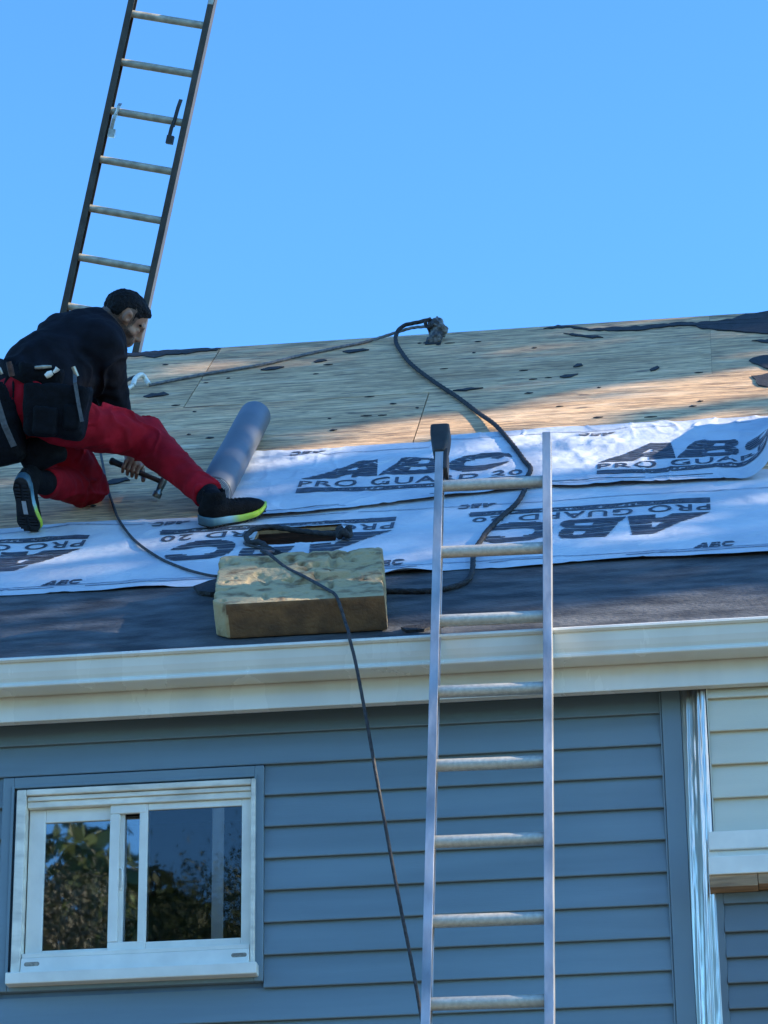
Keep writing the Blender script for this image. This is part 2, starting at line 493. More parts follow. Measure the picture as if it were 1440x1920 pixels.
# foil-like metal flashing bridging the step between the blue and the beige wall
def foilmat():
    m = bpy.data.materials.new('crinkled_metal'); m.use_nodes = True; t, p = nodes_of(m)
    p.inputs['Metallic'].default_value = 1; p.inputs['Roughness'].default_value = .33
    p.inputs['Base Color'].default_value = (.60, .58, .54, 1)
    return m
m_foil = foilmat()
nu, nv = 26, 170
vs_, fs = [], []
for j in range(nv + 1):
    z = 3.2 + (5.404 - 3.2) * j / nv
    for i in range(nu + 1):
        s = i / nu
        x = TRX1 + .001 + s * (.0885 + .003 * float(noise2(z * 1.7, 3.1)))
        y = -.0285 - s * .072
        wv = .5 * float(noise2((s - .30 * z) * 8.0, z * .55, 1)) + .35 * float(noise2((s - .28 * z) * 17.0, z * .9, 2)) + .15 * float(noise2((s - .29 * z) * 36, z * 1.6, 3))
        env = min(1, 6 * s, 6 * (1 - s))
        y += -.019 * wv * env - .003 * env; x += .003 * wv * env
        vs_.append((x, y, z))
for j in range(nv):
    for i in range(nu):
        a = j * (nu + 1) + i
        fs.append((a, a + 1, a + nu + 2, a + nu + 1))
make('flashing', vs_, fs, m_foil, house, None, True)

# window: slider with storm panels
def frame4(mb, x0, x1, z0, z1, wl, wr, wb, wt, y0, y1):
    mb.box(x0, x0 + wl, y0, y1, z0, z1); mb.box(x1 - wr, x1, y0, y1, z0, z1)
    mb.box(x0 + wl, x1 - wr, y0 + .0006, y1, z0, z0 + wb); mb.box(x0 + wl, x1 - wr, y0 + .0006, y1, z1 - wt, z1)
win = thing('window', None, None, (-2.12, 0, 4.45)); win.parent = house; win.matrix_basis = Matrix.Translation((.08, 0, 4.45))
b = MB(); frame4(b, -2.606, -1.677, 4.437, 5.209, .040, .032, .036, .040, -.027, .0035); frame4(b, -2.573, -1.702, 4.468, 5.176, .010, .008, .01, .010, -.034, -.0275)
b.build('surround', m_bluetrim, win, bevel=.003)
b = MB(); frame4(b, -2.552, -1.704, 4.495, 5.158, .034, .016, .018, .022, -.042, .06)
b.build('frame', m_whitedirty, win, bevel=.004)
b = MB(); b.box(-2.516, -1.722, -.030, .05, 5.118, 5.1335); b.box(-2.516, -1.722, -.022, .05, 5.095, 5.1175)
b.build('head_track', m_whitedirty, win, bevel=.002)
b = MB(); b.box(-2.562, -1.692, -.072, .003, 4.452, 4.4935)
b.build('sill', m_white, win, bevel=.004)
b = MB()
b.add([(-2.516, -.050, 4.4945), (-1.722, -.050, 4.4945), (-1.722, .05, 4.4945), (-2.516, .05, 4.4945),
       (-2.516, -.040, 4.549), (-1.722, -.040, 4.549), (-1.722, .05, 4.549), (-2.516, .05, 4.549)],
      [(3, 2, 1, 0), (4, 5, 6, 7), (0, 1, 5, 4), (1, 2, 6, 5), (2, 3, 7, 6), (3, 0, 4, 7)])
b.build('sloped_sill', m_white, win, bevel=.003)
b = MB(); b.box(-2.5155, -1.7225, -.034, .03, 4.5495, 4.567); b.build('bottom_track', m_white, win, bevel=.003)
for x in (-2.477, -1.757):
    b = MB()
    vs_ = []
    for k in range(16):
        a = 2 * math.pi * k / 16
        cx_ = .019 if math.cos(a) > 0 else -.019
        vs_.append((x + cx_ + .008 * math.cos(a), 0, 4.526 + .008 * math.sin(a)))
    F_ = [(p[0], -.0438 - .0007 - (p[2] - 4.526) * -.18, p[2]) for p in vs_]
    b.add(F_ + [(p[0], p[1] + .004, p[2]) for p in F_], [tuple(range(16))[::-1]] + [(i, (i + 1) % 16, 16 + (i + 1) % 16, 16 + i) for i in range(16)])
    b.build('weep_slot', m_slot, win)
# left storm panel
b = MB(); frame4(b, -2.514, -2.173, 4.5675, 5.0945, .058, .038, .018, .048, .004, .022)
b.build('sash', m_white, win, bevel=.003)
b = MB(); b.box(-2.2225, -2.095, -.012, .0035, 4.5676, 4.600); b.box(-2.2225, -2.095, -.012, .0035, 5.062, 5.0945); b.box(-2.2225, -2.188, -.012, .0035, 4.6005, 5.0615)
b.build('meeting_stile', m_white, win, bevel=.003)
b = MB(); frame4(b, -2.118, -1.7225, 4.5674, 5.0946, .030, .034, .030, .024, -.010, .0030)
b.build('sash', m_white, win, bevel=.003)
b = MB(); b.box(-2.457, -2.2105, .012, .015, 4.585, 5.047); b.build('pane', m_glass, win)
b = MB(); b.box(-2.1875, -2.1185, .0245, .0275, 4.60, 5.062); b.build('pane', m_glass, win)
b = MB(); b.box(-2.0885, -1.7560, -.0035, -.0012, 4.597, 5.071); b.build('pane', m_screenglass, win)
b = MB(); b.box(-1.862, -1.820, -.0006, .0025, 4.5982, 5.0698); b.build('inner_stile', m_inner, win, bevel=.003)
b = MB(); b.box(-2.112, -2.096, .045, .075, 4.57, 5.09); b.build('inner_stile', m_inner, win, bevel=.003)
b = MB(); b.tube([(-2.186, .004, 4.79), (-2.178, -.002, 4.80), (-2.176, -.003, 4.83), (-2.178, -.002, 4.86), (-2.186, .004, 4.87)], .004, 6); b.build('latch', m_white, win, smooth=True)
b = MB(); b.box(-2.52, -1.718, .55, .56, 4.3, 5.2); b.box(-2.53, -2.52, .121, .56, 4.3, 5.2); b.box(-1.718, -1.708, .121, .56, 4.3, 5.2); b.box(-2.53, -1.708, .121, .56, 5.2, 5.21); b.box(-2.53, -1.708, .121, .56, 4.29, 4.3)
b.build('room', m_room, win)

# roof: plywood sheets over a slab, a vent opening cut through
HOLE = (-1.862, -1.524, 1.185, 1.452)
roof = thing('roof', None, None); roof.parent = house; roof.matrix_basis = Matrix.Translation((2.2, -.17, 5.56))
def slab(mb, u0, u1, v0, v1, n0, n1, hole=None, jig=0.0):
    if hole and hole[0] < u1 and hole[1] > u0 and hole[2] < v1 and hole[3] > v0:
        us, vs2 = [u0, hole[0], hole[1], u1], [v0, hole[2], hole[3], v1]
        P_ = []
        for n in (n1, n0):
            for v in vs2:
                for u in us: P_.append(RP(u, v, n))
        fs = []
        for j in range(3):
            for i in range(3):
                if i == 1 and j == 1: continue
                a = j * 4 + i
                fs.append((a, a + 1, a + 5, a + 4)); fs.append((16 + a + 4, 16 + a + 5, 16 + a + 1, 16 + a))
        ring = [0, 1, 2, 3, 7, 11, 15, 14, 13, 12, 8, 4]
        for k in range(12):
            a, c = ring[k], ring[(k + 1) % 12]; fs.append((a, a + 16, c + 16, c))
        inn = [5, 9, 10, 6]
        for k in range(4):
            a, c = inn[k], inn[(k + 1) % 4]; fs.append((a, a + 16, c + 16, c))
        mb.add(P_, fs)
    else:
        mb.hexa([RP(u0, v0, n0), RP(u1, v0, n0), RP(u1, v1, n0), RP(u0, v1, n0), RP(u0, v0, n1), RP(u1, v0, n1), RP(u1, v1, n1), RP(u0, v1, n1)])
rows = [(3.652, 4.908, -2.497), (2.430, 3.648, -1.352), (1.100, 2.426, -2.0), (-.03, 1.096, -.9)]
for ri, (v0, v1, j) in enumerate(rows):
    e = [j + 2.44 * k for k in range(-3, 4)]
    for u0, u1 in zip(e[:-1], e[1:]):
        u0 = max(u0, XL - .1); u1 = min(u1, XR + .1)
        if u1 - u0 < .2: continue
        b = MB(); dn = random.uniform(-.0015, .0012) if ri else 0.0
        gl_, gr_ = (.0006 if (ri == 0 and abs(e_ + .057) < .01) else .0025 for e_ in (u0, u1)); slab(b, u0 + gl_, u1 - gr_, v0, v1, -.0125 + dn, dn, HOLE)
        b.build('plywood_sheet', m_ply, roof)
b = MB(); slab(b, XL - .1, XR + .1, -.03, 4.86, -.075, -.0145, HOLE); b.build('decking', m_wood, roof)
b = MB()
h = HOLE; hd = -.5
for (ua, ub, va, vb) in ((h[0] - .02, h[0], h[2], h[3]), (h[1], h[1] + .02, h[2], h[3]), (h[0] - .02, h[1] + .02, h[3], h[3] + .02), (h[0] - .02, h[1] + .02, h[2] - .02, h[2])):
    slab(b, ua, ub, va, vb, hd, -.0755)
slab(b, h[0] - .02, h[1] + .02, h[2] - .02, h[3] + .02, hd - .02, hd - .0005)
b.build('vent_shaft', m_shade_wood, roof)
b = MB(); slab(b, h[0] + .001, h[1] - .001, h[2] + .001, h[3] - .001, hd - .0004, hd + .004); b.build('shaft_shade', m_hole_shade, roof)  # black plate put in as the darkness at the shaft's foot
b = MB(); bn = Vector((0, RZ - BZ, BY - RY)).normalized()
p = [Vector((XL - .1, RY + .002, RZ)), Vector((XR + .1, RY + .002, RZ)), Vector((XR + .1, BY + .2, BZ - .13)), Vector((XL - .1, BY + .2, BZ - .13))]
b.hexa([q - bn * .03 for q in p] + p)
b.build('back_slope', m_felt, roof)

# ------------------------------------------------------------------ beige house section next door
bh = thing('house', 'beige-sided house wall beyond the shiny metal corner strip', 'house', (.8, -.1, 0))
BX = -.128
b = MB(); b.box(BX, XR, -.088, .0035, 0, 5.4055); b.build('wall', m_beige, bh)
for k in range(0, 5):
    siding(BX + .006, XR, 5.341 - .12 * k, .12 if k else .06, m_beige, bh, -.0885)
b = MB(); b.box(BX, BX + .005, -.106, -.0885, 4.86, 5.4); b.build('corner_bead', m_beige, bh)
b = MB(); b.box(-.146, XR, -.165, -.0885, 4.782, 4.846); b.build('ledge', m_white, bh, bevel=.003)
b = MB(); b.box(-.148, XR, -.150, -.0885, 4.755, 4.7815); b.build('ledge_trim', m_cream, bh, bevel=.002)
b = MB(); b.box(-.150, XR, -.178, -.0885, 4.692, 4.7545); b.build('ledge', m_white, bh, bevel=.003)
b = MB(); b.box(-.150, .010, -.170, -.0885, 4.650, 4.6915); b.build('plank', m_board, bh, bevel=.002)
b = MB(); b.box(.012, XR, -.170, -.0885, 4.655, 4.6915); b.build('plank', m_board, bh, bevel=.002)
b = MB(); b.box(BX - .004, -.108, -.102, -.0885, 3.2, 4.6495); b.build('corner_trim', m_darkgrey, bh, bevel=.002)
b = MB(); b.box(-.1075, XR, -.104, -.0885, 4.612, 4.6495); b.build('head_trim', m_darkgrey, bh, bevel=.002)
for k in range(0, 14):
    zb = 4.513 - .0872 * k
    siding(-.1075, XR, zb, .0872 if k else .095, m_darkgrey, bh, -.0885)

# ------------------------------------------------------------------ trees (one to the right shades the roof, others mirror in the window)
m_bark = M('bark', (.10, .075, .055), .9, var=.35, scale=5, stretch=(1, 1, .2), bump=.8)
def leafmat(name, c):
    m = M(name, c, .55, var=.35, scale=1.3)
    t, b_ = nodes_of(m)
    b_.inputs['Transmission Weight'].default_value = 0.0
    return m
m_leaf = leafmat('leaf_green', (.055, .085, .025))
m_leaf2 = leafmat('leaf_olive', (.068, .07, .042))

def inpoly(u, v, poly):
    r = np.zeros(len(u), bool); n = len(poly)
    for i in range(n):
        (x0, y0), (x1, y1) = poly[i], poly[(i + 1) % n]
        c = ((y0 > v) != (y1 > v)) & (u < (x1 - x0) * (v - y0) / ((y1 - y0) or 1e-9) + x0)
        r ^= c
    return r

def tree(label, base, height, crown_c, crown_r, nleaf, leaf, mat, seed, keep=None, group=None):
    rg = np.random.default_rng(seed)
    t = thing('tree', label, 'tree', base, group=group)
    base = np.array(base, float); cc = np.array(crown_c, float); cr = np.array(crown_r, float)
    mb = MB()
    top = cc + np.array([0, 0, -cr[2] * .45])
    tp = [base + (top - base) * s + np.array([rg.normal() * .12, rg.normal() * .12, 0]) * (s > 0) for s in np.linspace(0, 1, 7)]
    mb.tube(spline(tp, .5), list(np.linspace(height * .018, height * .004, len(spline(tp, .5)))), 9)
    mb.build('trunk', m_bark, t, True)
    mb = MB(); tips = []
    for k in range(22):
        s = rg.uniform(.55, .98); a = base + (top - base) * s
        d = rg.normal(size=3); d /= np.linalg.norm(d); e = cc + d * cr * rg.uniform(.6, .95)
        mid = (a + e) / 2 + np.array([0, 0, .3])
        sp_ = spline([a, mid, e], .4)
        if keep is not None and not keep(np.array(sp_)).all(): continue
        mb.tube(sp_, list(np.linspace(height * .006, height * .0012, len(sp_))), 5); tips.append(e)
    mb.build('limb', m_bark, t, True)['kind'] = 'stuff'
    nc = max(30, nleaf // (130 if nleaf > 20000 else 45))
    d = rg.normal(size=(nc, 3)); d /= np.linalg.norm(d, axis=1)[:, None]
    cl = cc + d * cr * (rg.random(nc) ** .45)[:, None]
    q = cl[rg.integers(0, nc, nleaf)] + rg.normal(size=(nleaf, 3)) * cr.mean() * (.17 if leaf > .05 else .10)
    if keep is not None: q = q[keep(q)]
    n_ = len(q)
    A = rg.normal(size=(n_, 3)); A /= np.linalg.norm(A, axis=1)[:, None]
    Bv = np.cross(A, rg.normal(size=(n_, 3))); Bv /= np.linalg.norm(Bv, axis=1)[:, None]
    L_ = leaf * rg.uniform(.7, 1.3, n_)[:, None]
    V_ = np.stack([q - A * L_, q + Bv * L_ * .45, q + A * L_, q - Bv * L_ * .45], 1).reshape(-1, 3)
    F_ = np.arange(n_ * 4).reshape(-1, 4)
    o = make('crown', V_, F_, mat, t)
    o['kind'] = 'stuff'
    return t

PATCH = [[(-1.85, 2.76), (-1.547, 2.95), (-1.32, 3.08), (-1.09, 3.21), (-.854, 3.23), (-.622, 3.42), (-.142, 3.58), (.4, 3.72), (.4, 3.28), (-.377, 3.09), (-.701, 2.96), (-.932, 2.91), (-1.098, 2.95), (-1.297, 2.77)],
         [(-.744, 2.88), (.4, 2.80), (.118, 2.363), (-.081, 2.323), (-.367, 2.174), (-.516, 1.997), (-.713, 2.043)],
         [(-2.0, 2.70), (-1.66, 2.75), (-1.737, 2.544), (-1.852, 2.35), (-1.98, 2.375)],
         [(-.66, -.1), (.6, -.1), (.6, .24), (-.2, .30), (-.6, .14)]]
def let_sun(q):
    """gaps in the crown: leaves whose shadow would fall on the sunlit patches of the roof are not grown."""
    s = np.array(SUN); n = np.array(NN); e = np.array(E0)
    tt = ((q - e) @ n) / (s @ n)
    p = q - tt[:, None] * s
    u = p[:, 0]; v = (p - e) @ np.array(VV)
    ok = np.ones(len(q), bool); lucky = np.random.default_rng(2).random(len(q))
    for P_ in PATCH:
        for du, dv in ((0, 0), (.3, 0), (-.3, 0), (0, .05), (0, -.05)): ok &= ~(inpoly(u + du, v + dv, P_) & (lucky > .018))
    # the right ladder rail (leaning at 73 degrees) catches the sun as well
    tx = (q[:, 0] + .65) / s[0]; yy = q[:, 1] - tx * s[1]; zz = q[:, 2] - tx * s[2]
    yl = -.12 - (6.19 - zz) / math.tan(rad(73.3))
    ok &= ~((np.abs(yy - yl) < .10) & (zz > 3.5) & (zz < 6.6))
    return ok
tree('tall leafy tree standing to the right of the houses', (13.2, 1.2, 0), 18, (13.2, 1.3, 13.7), (3.0, 4.8, 4.8), 10500, .17, m_leaf, 3, let_sun)
G_ = 'trees across the yard mirrored in the window'
tree('broad olive tree across the yard, mirrored in the left window pane', (-8.3, -24, 0), 12.5, (-8.35, -24, 9.5), (1.7, 2.2, 3.3), 60000, .030, m_leaf2, 4, group=G_)
tree('dark green tree across the yard, mirrored in the right window pane', (-5.9, -25, 0), 12.5, (-5.95, -25, 9.6), (1.5, 2.0, 3.2), 60000, .030, m_leaf, 5, group=G_)
tree('small bushy tree across the yard beside the broad one', (-12.0, -27, 0), 9, (-12.0, -27, 7.2), (2.2, 2.2, 3.4), 7000, .14, m_leaf2, 6, group=G_)

# the far hedge of trees across the yard, one mass added to block low sky light
rgt = np.random.default_rng(21)
n_ = 110000
tx = np.where(rgt.random(n_) < .6, rgt.uniform(-17, -2, n_), rgt.uniform(-40, 26, n_)); tz = 1 - .75 * rgt.random(n_) ** 1.5
top_ = 13.4 + 1.5 * noise2(tx * .35, 1.7, 60) + 1.0 * noise2(tx * 1.1, 1.7, 61)
qn = np.stack([tx, -31 + rgt.normal(size=n_) * 1.6, tz * top_], -1)
A = rgt.normal(size=(n_, 3)); A /= np.linalg.norm(A, axis=1)[:, None]
Bv = np.cross(A, rgt.normal(size=(n_, 3))); Bv /= np.linalg.norm(Bv, axis=1)[:, None]
L_ = rgt.uniform(.07, .17, n_)[:, None]
tag(make('tree_line', np.stack([qn - A * L_, qn + Bv * L_ * .6, qn + A * L_, qn - Bv * L_ * .6], 1).reshape(-1, 3), np.arange(n_ * 4).reshape(-1, 4), m_leaf), kind='stuff')

# ------------------------------------------------------------------ membrane and printed underlayment
def grid_sheet(name, mat, u0, u1, f0, f1, S_, nu, nv, hole=None, parent=None, thick=0.0):
    """sheet on the roof: u along the eave, edges f0(u)..f1(u); S_(u, v) -> world points."""
    U = np.linspace(u0, u1, nu + 1)
    if hole is not None:                          # snap columns / rows to the cut
        for q in hole[:2]: U[np.abs(U - q).argmin()] = q
    T = np.linspace(0, 1, nv + 1)
    uu, tt = np.meshgrid(U, T, indexing='ij')
    vv = f0(uu) * (1 - tt) + f1(uu) * tt
    if hole is not None:
        for q in hole[2:]:
            for i in range(nu + 1):
                if hole[0] - .05 < U[i] < hole[1] + .05: vv[i, np.abs(vv[i] - q).argmin()] = q
    P_ = S_(uu, vv).reshape(-1, 3)
    F_ = []
    for i in range(nu):
        for j in range(nv):
            if hole is not None:
                um, vm = (uu[i, j] + uu[i + 1, j + 1]) / 2, (vv[i, j] + vv[i + 1, j + 1]) / 2
                if hole[0] < um < hole[1] and hole[2] < vm < hole[3]: continue
            a = i * (nv + 1) + j
            F_.append((a, a + nv + 1, a + nv + 2, a + 1))
    o = make(name, P_, F_, mat, parent, None, True)
    return o

def memS(u, v):
    n = .0025 + .001 * noise2(u * 3, v * 3, 5)
    return RPa(u, v, n)
me_ = grid_sheet('roof_membrane', m_membrane, XL - .1, XR + .1, lambda u: -.035 + 0 * u, lambda u: 1.02 + 0 * u, memS, 160, 24)
tag(me_, 'dusty black roofing membrane along the eave above the gutter', 'roof membrane')

def papermat(name, col, col2, rough):
    m = M(name, col, rough, col2=col2, scale=3.5, stretch=(1, 1, 1), rot=ROOFROT, bump=.45, bscale=30, detail=8)
    return m
m_paper = papermat('white_underlayment', (.57, .60, .64), (.42, .46, .52), .5)
m_roll = M('grey_underlayment_back', (.095, .108, .13), .42, var=.10, scale=2.5, stretch=(1, 1, 1), bump=.06, bscale=30)
m_ink = M('printed_ink', (.03, .038, .055), .6, col2=(.075, .09, .125), scale=40, contrast=(.3, .6))
m_inkline = M('faint_ink', (.22, .27, .36), .6, var=.3, scale=60)

def edge1(u): return .722 + .012 * noise2(u * 2.2, 1.0, 1) + .012 * noise2(u * 6, 1.0, 2)
def edge1t(u): return 1.72 + .03 * noise2(u * 1.1, 4.0, 3) - .03 + .19 * np.clip((np.asarray(u) + 1.98) / .15, 0, 1)
def h1(u, v):
    n = .007 + .0035 * noise2(u * 4, v * 5, 7) + .0022 * noise2(u * 11, v * 14, 8)
    n = n + .0028 * np.maximum(0, noise2(u * 2.3 + v, v * 9, 9))
    lo = np.clip(1 - (v - edge1(u)) / .07, 0, 1)
    n = n + lo ** 2 * np.maximum(0, .010 * noise2(u * 3.1, 2.2, 10) + .004 + .028 * np.exp(-((u + 1.22) / .10) ** 2))
    n = np.maximum(n, .006)
    for a_, k_, sd0 in ((.5, 5.0, 50), (-.7, 7.5, 51), (1.4, 4.0, 52)):
        n = n + .0045 * np.maximum(0, 1 - np.abs(noise2((u * math.cos(a_) + v * math.sin(a_)) * k_, (v * math.cos(a_) - u * math.sin(a_)) * k_ * .45, sd0)) * 7) * np.maximum(0, noise2(u * 2.2, v * 2.6, sd0 + 5) + .3)
    n = n + .02 * np.exp(-((u + 2.62) / .16) ** 2 - ((v - 1.63) / .05) ** 2)
    ch = np.clip(1 - np.maximum(np.maximum(HOLE[0] - u, u - HOLE[1]), np.maximum(HOLE[2] - v, v - HOLE[3])) / .05, 0, 1)
    return n + ch * .004
def S1(u, v, d=0.0): return RPa(u, v, h1(u, v) + d)

def edge2(u):
    u = np.asarray(u, float)
    return np.interp(u, [-2.2, -1.84, -1.55, -1.15, -.82, -.36, -.15, .06, .4], [1.57, 1.60, 1.64, 1.74, 1.79, 1.765, 1.765, 1.745, 1.74]) + .010 * noise2(u * 5, .5, 12)
def edge2t(u):
    u = np.asarray(u, float)
    return np.interp(u, [-1.25, -1.7, -1.3, -.83, .3], [2.665, 2.685, 2.765, 2.775, 2.765]) + .008 * noise2(u * 4, .7, 13)
def h2(u, v):
    lo = np.clip(1 - (v - edge2(u)) / .10, 0, 1)
    wr = 0
    for a_, k_, sd0 in ((.4, 5.5, 55), (-.8, 8.0, 56), (1.2, 5.0, 57), (.1, 11.0, 58)):
        wr = wr + .005 * np.maximum(0, 1 - np.abs(noise2((u * math.cos(a_) + v * math.sin(a_)) * k_, (v * math.cos(a_) - u * math.sin(a_)) * k_ * .45, sd0)) * 6) * np.maximum(0, noise2(u * 2.2, v * 2.6, sd0 + 5) + .35)
    base = np.where(v < 1.80, h1(u, np.minimum(v, 1.75)) + .003, .010)
    n = base + wr + .0045 * (noise2(u * 3.5, v * 4.5, 21) + .4) + .003 * noise2(u * 10, v * 12, 22)
    cr_ = np.exp(-((u + .62) / .26) ** 2 - ((v - 2.45) / .28) ** 2) + .8 * np.exp(-((u + 1.85) / .25) ** 2 - ((v - 2.55) / .14) ** 2)
    n = n + cr_ * (.007 * noise2(u * 16 + v * 6, v * 15 - u * 5, 23) + .004 * noise2(u * 30, v * 28, 24) + .006)
    n = n + .006 * np.maximum(0, noise2(u * 2.0 + 1.3 * v, v * 7, 25))
    n = n + lo ** 2 * (.010 + .012 * np.maximum(0, noise2(u * 2.6, 3.3, 26)))
    hi_ = np.clip(1 - (edge2t(u) - v) / .06, 0, 1)
    n = n + hi_ ** 2 * .009 * np.maximum(0, noise2(u * 5, 8.8, 27))
    return n
def ucurl(v): return np.interp(v, [1.70, 1.95, 2.3, 2.78], [.02, .0, .03, .17])
UEND = lambda v: np.interp(v, [1.70, 1.85, 2.2, 2.78], [.16, .19, .30, .46])
RC = .16
def S2(u, v, d=0.0):
    u = np.asarray(u, float); v = np.asarray(v, float)
    n = h2(u, v)
    t = np.maximum(0, u - ucurl(v)); ph = np.minimum(t / RC, 1.25); ex = np.maximum(0, t - 1.25 * RC)
    k = np.clip(t / .05, 0, 1)
    du = np.where(t > 0, ucurl(v) + RC * np.sin(ph) + ex * math.cos(1.25) - d * np.sin(ph), u)
    dn = np.where(t > 0, RC * (1 - np.cos(ph)) + ex * math.sin(1.25), 0)
    return RPa(du, v, n * (1 - .5 * k) + dn + d * np.cos(ph))

c1 = thing('underlayment', 'lower strip of white printed roofing underlayment with upside-down lettering, cut round the vent opening', 'roofing underlayment', RP(-1.3, .72, 0))
o = grid_sheet('sheet', m_paper, XL, XR, edge1, edge1t, S1, 640, 90, (HOLE[0] + .004, HOLE[1] - .004, HOLE[2] + .012, HOLE[3] - .004), c1)
c2 = thing('underlayment', 'upper strip of white printed roofing underlayment, unrolled with a curling right end', 'roofing underlayment', RP(-.9, 1.7, 0))
U0 = -2.06
def g2(u, v): return S2(u, v)
uu_n, vv_n = 330, 96
T = np.linspace(0, 1, uu_n + 1); Tv = np.linspace(0, 1, vv_n + 1)
tt, sv = np.meshgrid(T, Tv, indexing='ij')
vg = edge2(-.9) * (1 - sv) + 2.76 * sv
ug = U0 + (UEND(vg) - U0) * tt
vg = edge2(ug) * (1 - sv) + edge2t(ug) * sv
P_ = S2(ug, vg).reshape(-1, 3)
F_ = [(i * (vv_n + 1) + j, (i + 1) * (vv_n + 1) + j, (i + 1) * (vv_n + 1) + j + 1, i * (vv_n + 1) + j + 1) for i in range(uu_n) for j in range(vv_n)]
make('sheet', P_, F_, m_paper, c2, None, True)

# printing: striped logo letters and wide sans lettering laid on the sheets
def spansA(t):
    l = .70 * t; r_ = 1 - .07 * t
    if t < .17: return [(l, l + .46), (.66, r_)]
    if .40 < t < .60: return [(l, .56 + .10 * (t - .40) / .20), (.70, r_)]
    return [(l, r_)]
def spansB(t):
    l = .30 * t
    s = (t / .47) if t < .47 else (t - .47) / .53
    bulge = math.sqrt(max(0, 1 - (2 * s - 1) ** 2))
    r_ = .86 + .14 * bulge
    if .20 < t < .36 or .62 < t < .80: return [(l, l + .40), (r_ - .22, r_)]
    return [(l, r_)]
def spansC(t):
    y = 2 * t - 1
    o_ = (1 - abs(y) ** 2.4) ** (1 / 2.4) if abs(y) < 1 else 0
    l, r_ = .5 - .5 * o_, .5 + .5 * o_
    sh = .10 * (t - .5)
    yi = y / .42
    if abs(yi) < 1:
        i_ = .27 * (1 - abs(yi) ** 2.2) ** (1 / 2.2)
        li, ri = .52 - i_, .52 + i_
        if abs(y) < .26: return [(l + sh, li + sh)]
        return [(l + sh, li + sh), (ri + sh, r_ + sh)]
    return [(l + sh, r_ + sh)] if r_ - l > .02 else []
GL = {'A': (spansA, 0.0, .345), 'B': (spansB, .35, .275), 'C': (spansC, .655, .285)}

def emit(name, quads, Sf, mat, parent, d, hole=None):
    if not quads: return
    q = np.array(quads)                            # (n, 4, 2)
    if hole is not None:
        m_ = q.mean(1)
        ok = ~((m_[:, 0] > hole[0] - .01) & (m_[:, 0] < hole[1] + .01) & (m_[:, 1] > hole[2] - .01) & (m_[:, 1] < hole[3] + .01))
        q = q[ok]
    if not len(q): return
    P2 = q.reshape(-1, 2)
    V_ = Sf(P2[:, 0], P2[:, 1], d)
    o_ = make(name, V_, [tuple(range(4 * i, 4 * i + 4)) for i in range(len(q))], mat, parent, None, True)
    o_['kind'] = 'stuff'
    return o_

def logo_quads(width, height, fl, nstripe=8, gap=.27, step=.02, skip=0):
    out_ = []
    for ch, (fn, x0, wd) in GL.items():
        for s in range(nstripe):
            r0 = s / nstripe; r1 = r0 + (1 - gap * (.75 + .4 * (s % 2))) / nstripe
            for k in range(2):
                a = r0 + (r1 - r0) * k / 2; b2 = r0 + (r1 - r0) * (k + 1) / 2
                sa, sb = fn(a), fn(b2)
                if len(sa) != len(sb):
                    sa = sb = fn((a + b2) / 2)
                for (l0, e0), (l1, e1) in zip(sa, sb):
                    m_ = max(1, int((e0 - l0) * wd * width / step))
                    for i in range(m_):
                        f0, f1 = i / m_, (i + 1) / m_
                        pts = [(l0 + (e0 - l0) * f0, a), (l0 + (e0 - l0) * f1, a), (l1 + (e1 - l1) * f1, b2), (l1 + (e1 - l1) * f0, b2)]
                        out_.append([fl((x0 + px * wd) * width, py * height) for px, py in pts])
    return out_

def text_mesh(body, wid, hei, fl, Sf, mat, parent, d, name='lettering', hole=None, bold=.012):
    c = bpy.data.curves.new('t', 'FONT'); c.body = body; c.resolution_u = 3; c.space_character = 1.12; c.offset = bold
    o_ = bpy.data.objects.new('t', c)
    me = bpy.data.meshes.new_from_object(o_)
    v = np.array([p.co[:2] for p in me.vertices]); fs = [tuple(p.vertices) for p in me.polygons]
    bpy.data.objects.remove(o_); bpy.data.meshes.remove(me)
    lo, hi = v.min(0), v.max(0); v = (v - lo) / (hi - lo)
    v = np.array([fl(a * wid, b_ * hei) for a, b_ in v])
    if hole is not None:
        cen = np.array([v[list(f)].mean(0) for f in fs])
        ok = ~((cen[:, 0] > hole[0] - .012) & (cen[:, 0] < hole[1] + .012) & (cen[:, 1] > hole[2] - .012) & (cen[:, 1] < hole[3] + .012))
        fs = [f for f, k in zip(fs, ok) if k]
    if not fs: return
    make(name, Sf(v[:, 0], v[:, 1], d), fs, mat, parent, None, True)['kind'] = 'stuff'

def print_logo(u0, v0, sg, Sf, parent, hole=None):
    """u0,v0: lower-left corner of the block in reading direction; sg=+1 upright, -1 turned round."""
    fl = lambda x, y: (u0 + sg * x, v0 + sg * y)
    emit('logo', logo_quads(.925, .275, lambda x, y: fl(x, y + .205)), Sf, m_ink, parent, .0024, hole)
    text_mesh('PRO GUARD 20', .925, .085, lambda x, y: fl(x, y + .092), Sf, m_ink, parent, .0024, hole=hole)
    rg = random.Random(5)
    q = []
    for row in range(7):                           # dark caption band with illegible pale small print left open
        a = .012 + row * .0085; b2 = a + .0085
        x = 0.0
        while x < .93:
            inside = 2 <= row <= 4 and .04 < x < .9
            wd = rg.uniform(.006, .016) if inside else .02
            if not (inside and rg.random() < .38): q.append([fl(x, a), fl(x + wd, a), fl(x + wd, b2), fl(x, b2)])
            x += wd
    emit('caption_band', q, Sf, m_ink, parent, .0024, hole)

def small_logo(u0, v0, sg, Sf, parent, hole=None):
    fl = lambda x, y: (u0 + sg * x, v0 + sg * y)
    emit('small_logo', logo_quads(.165, .062, fl, 3, .22, .02), Sf, m_ink, parent, .0024, hole)

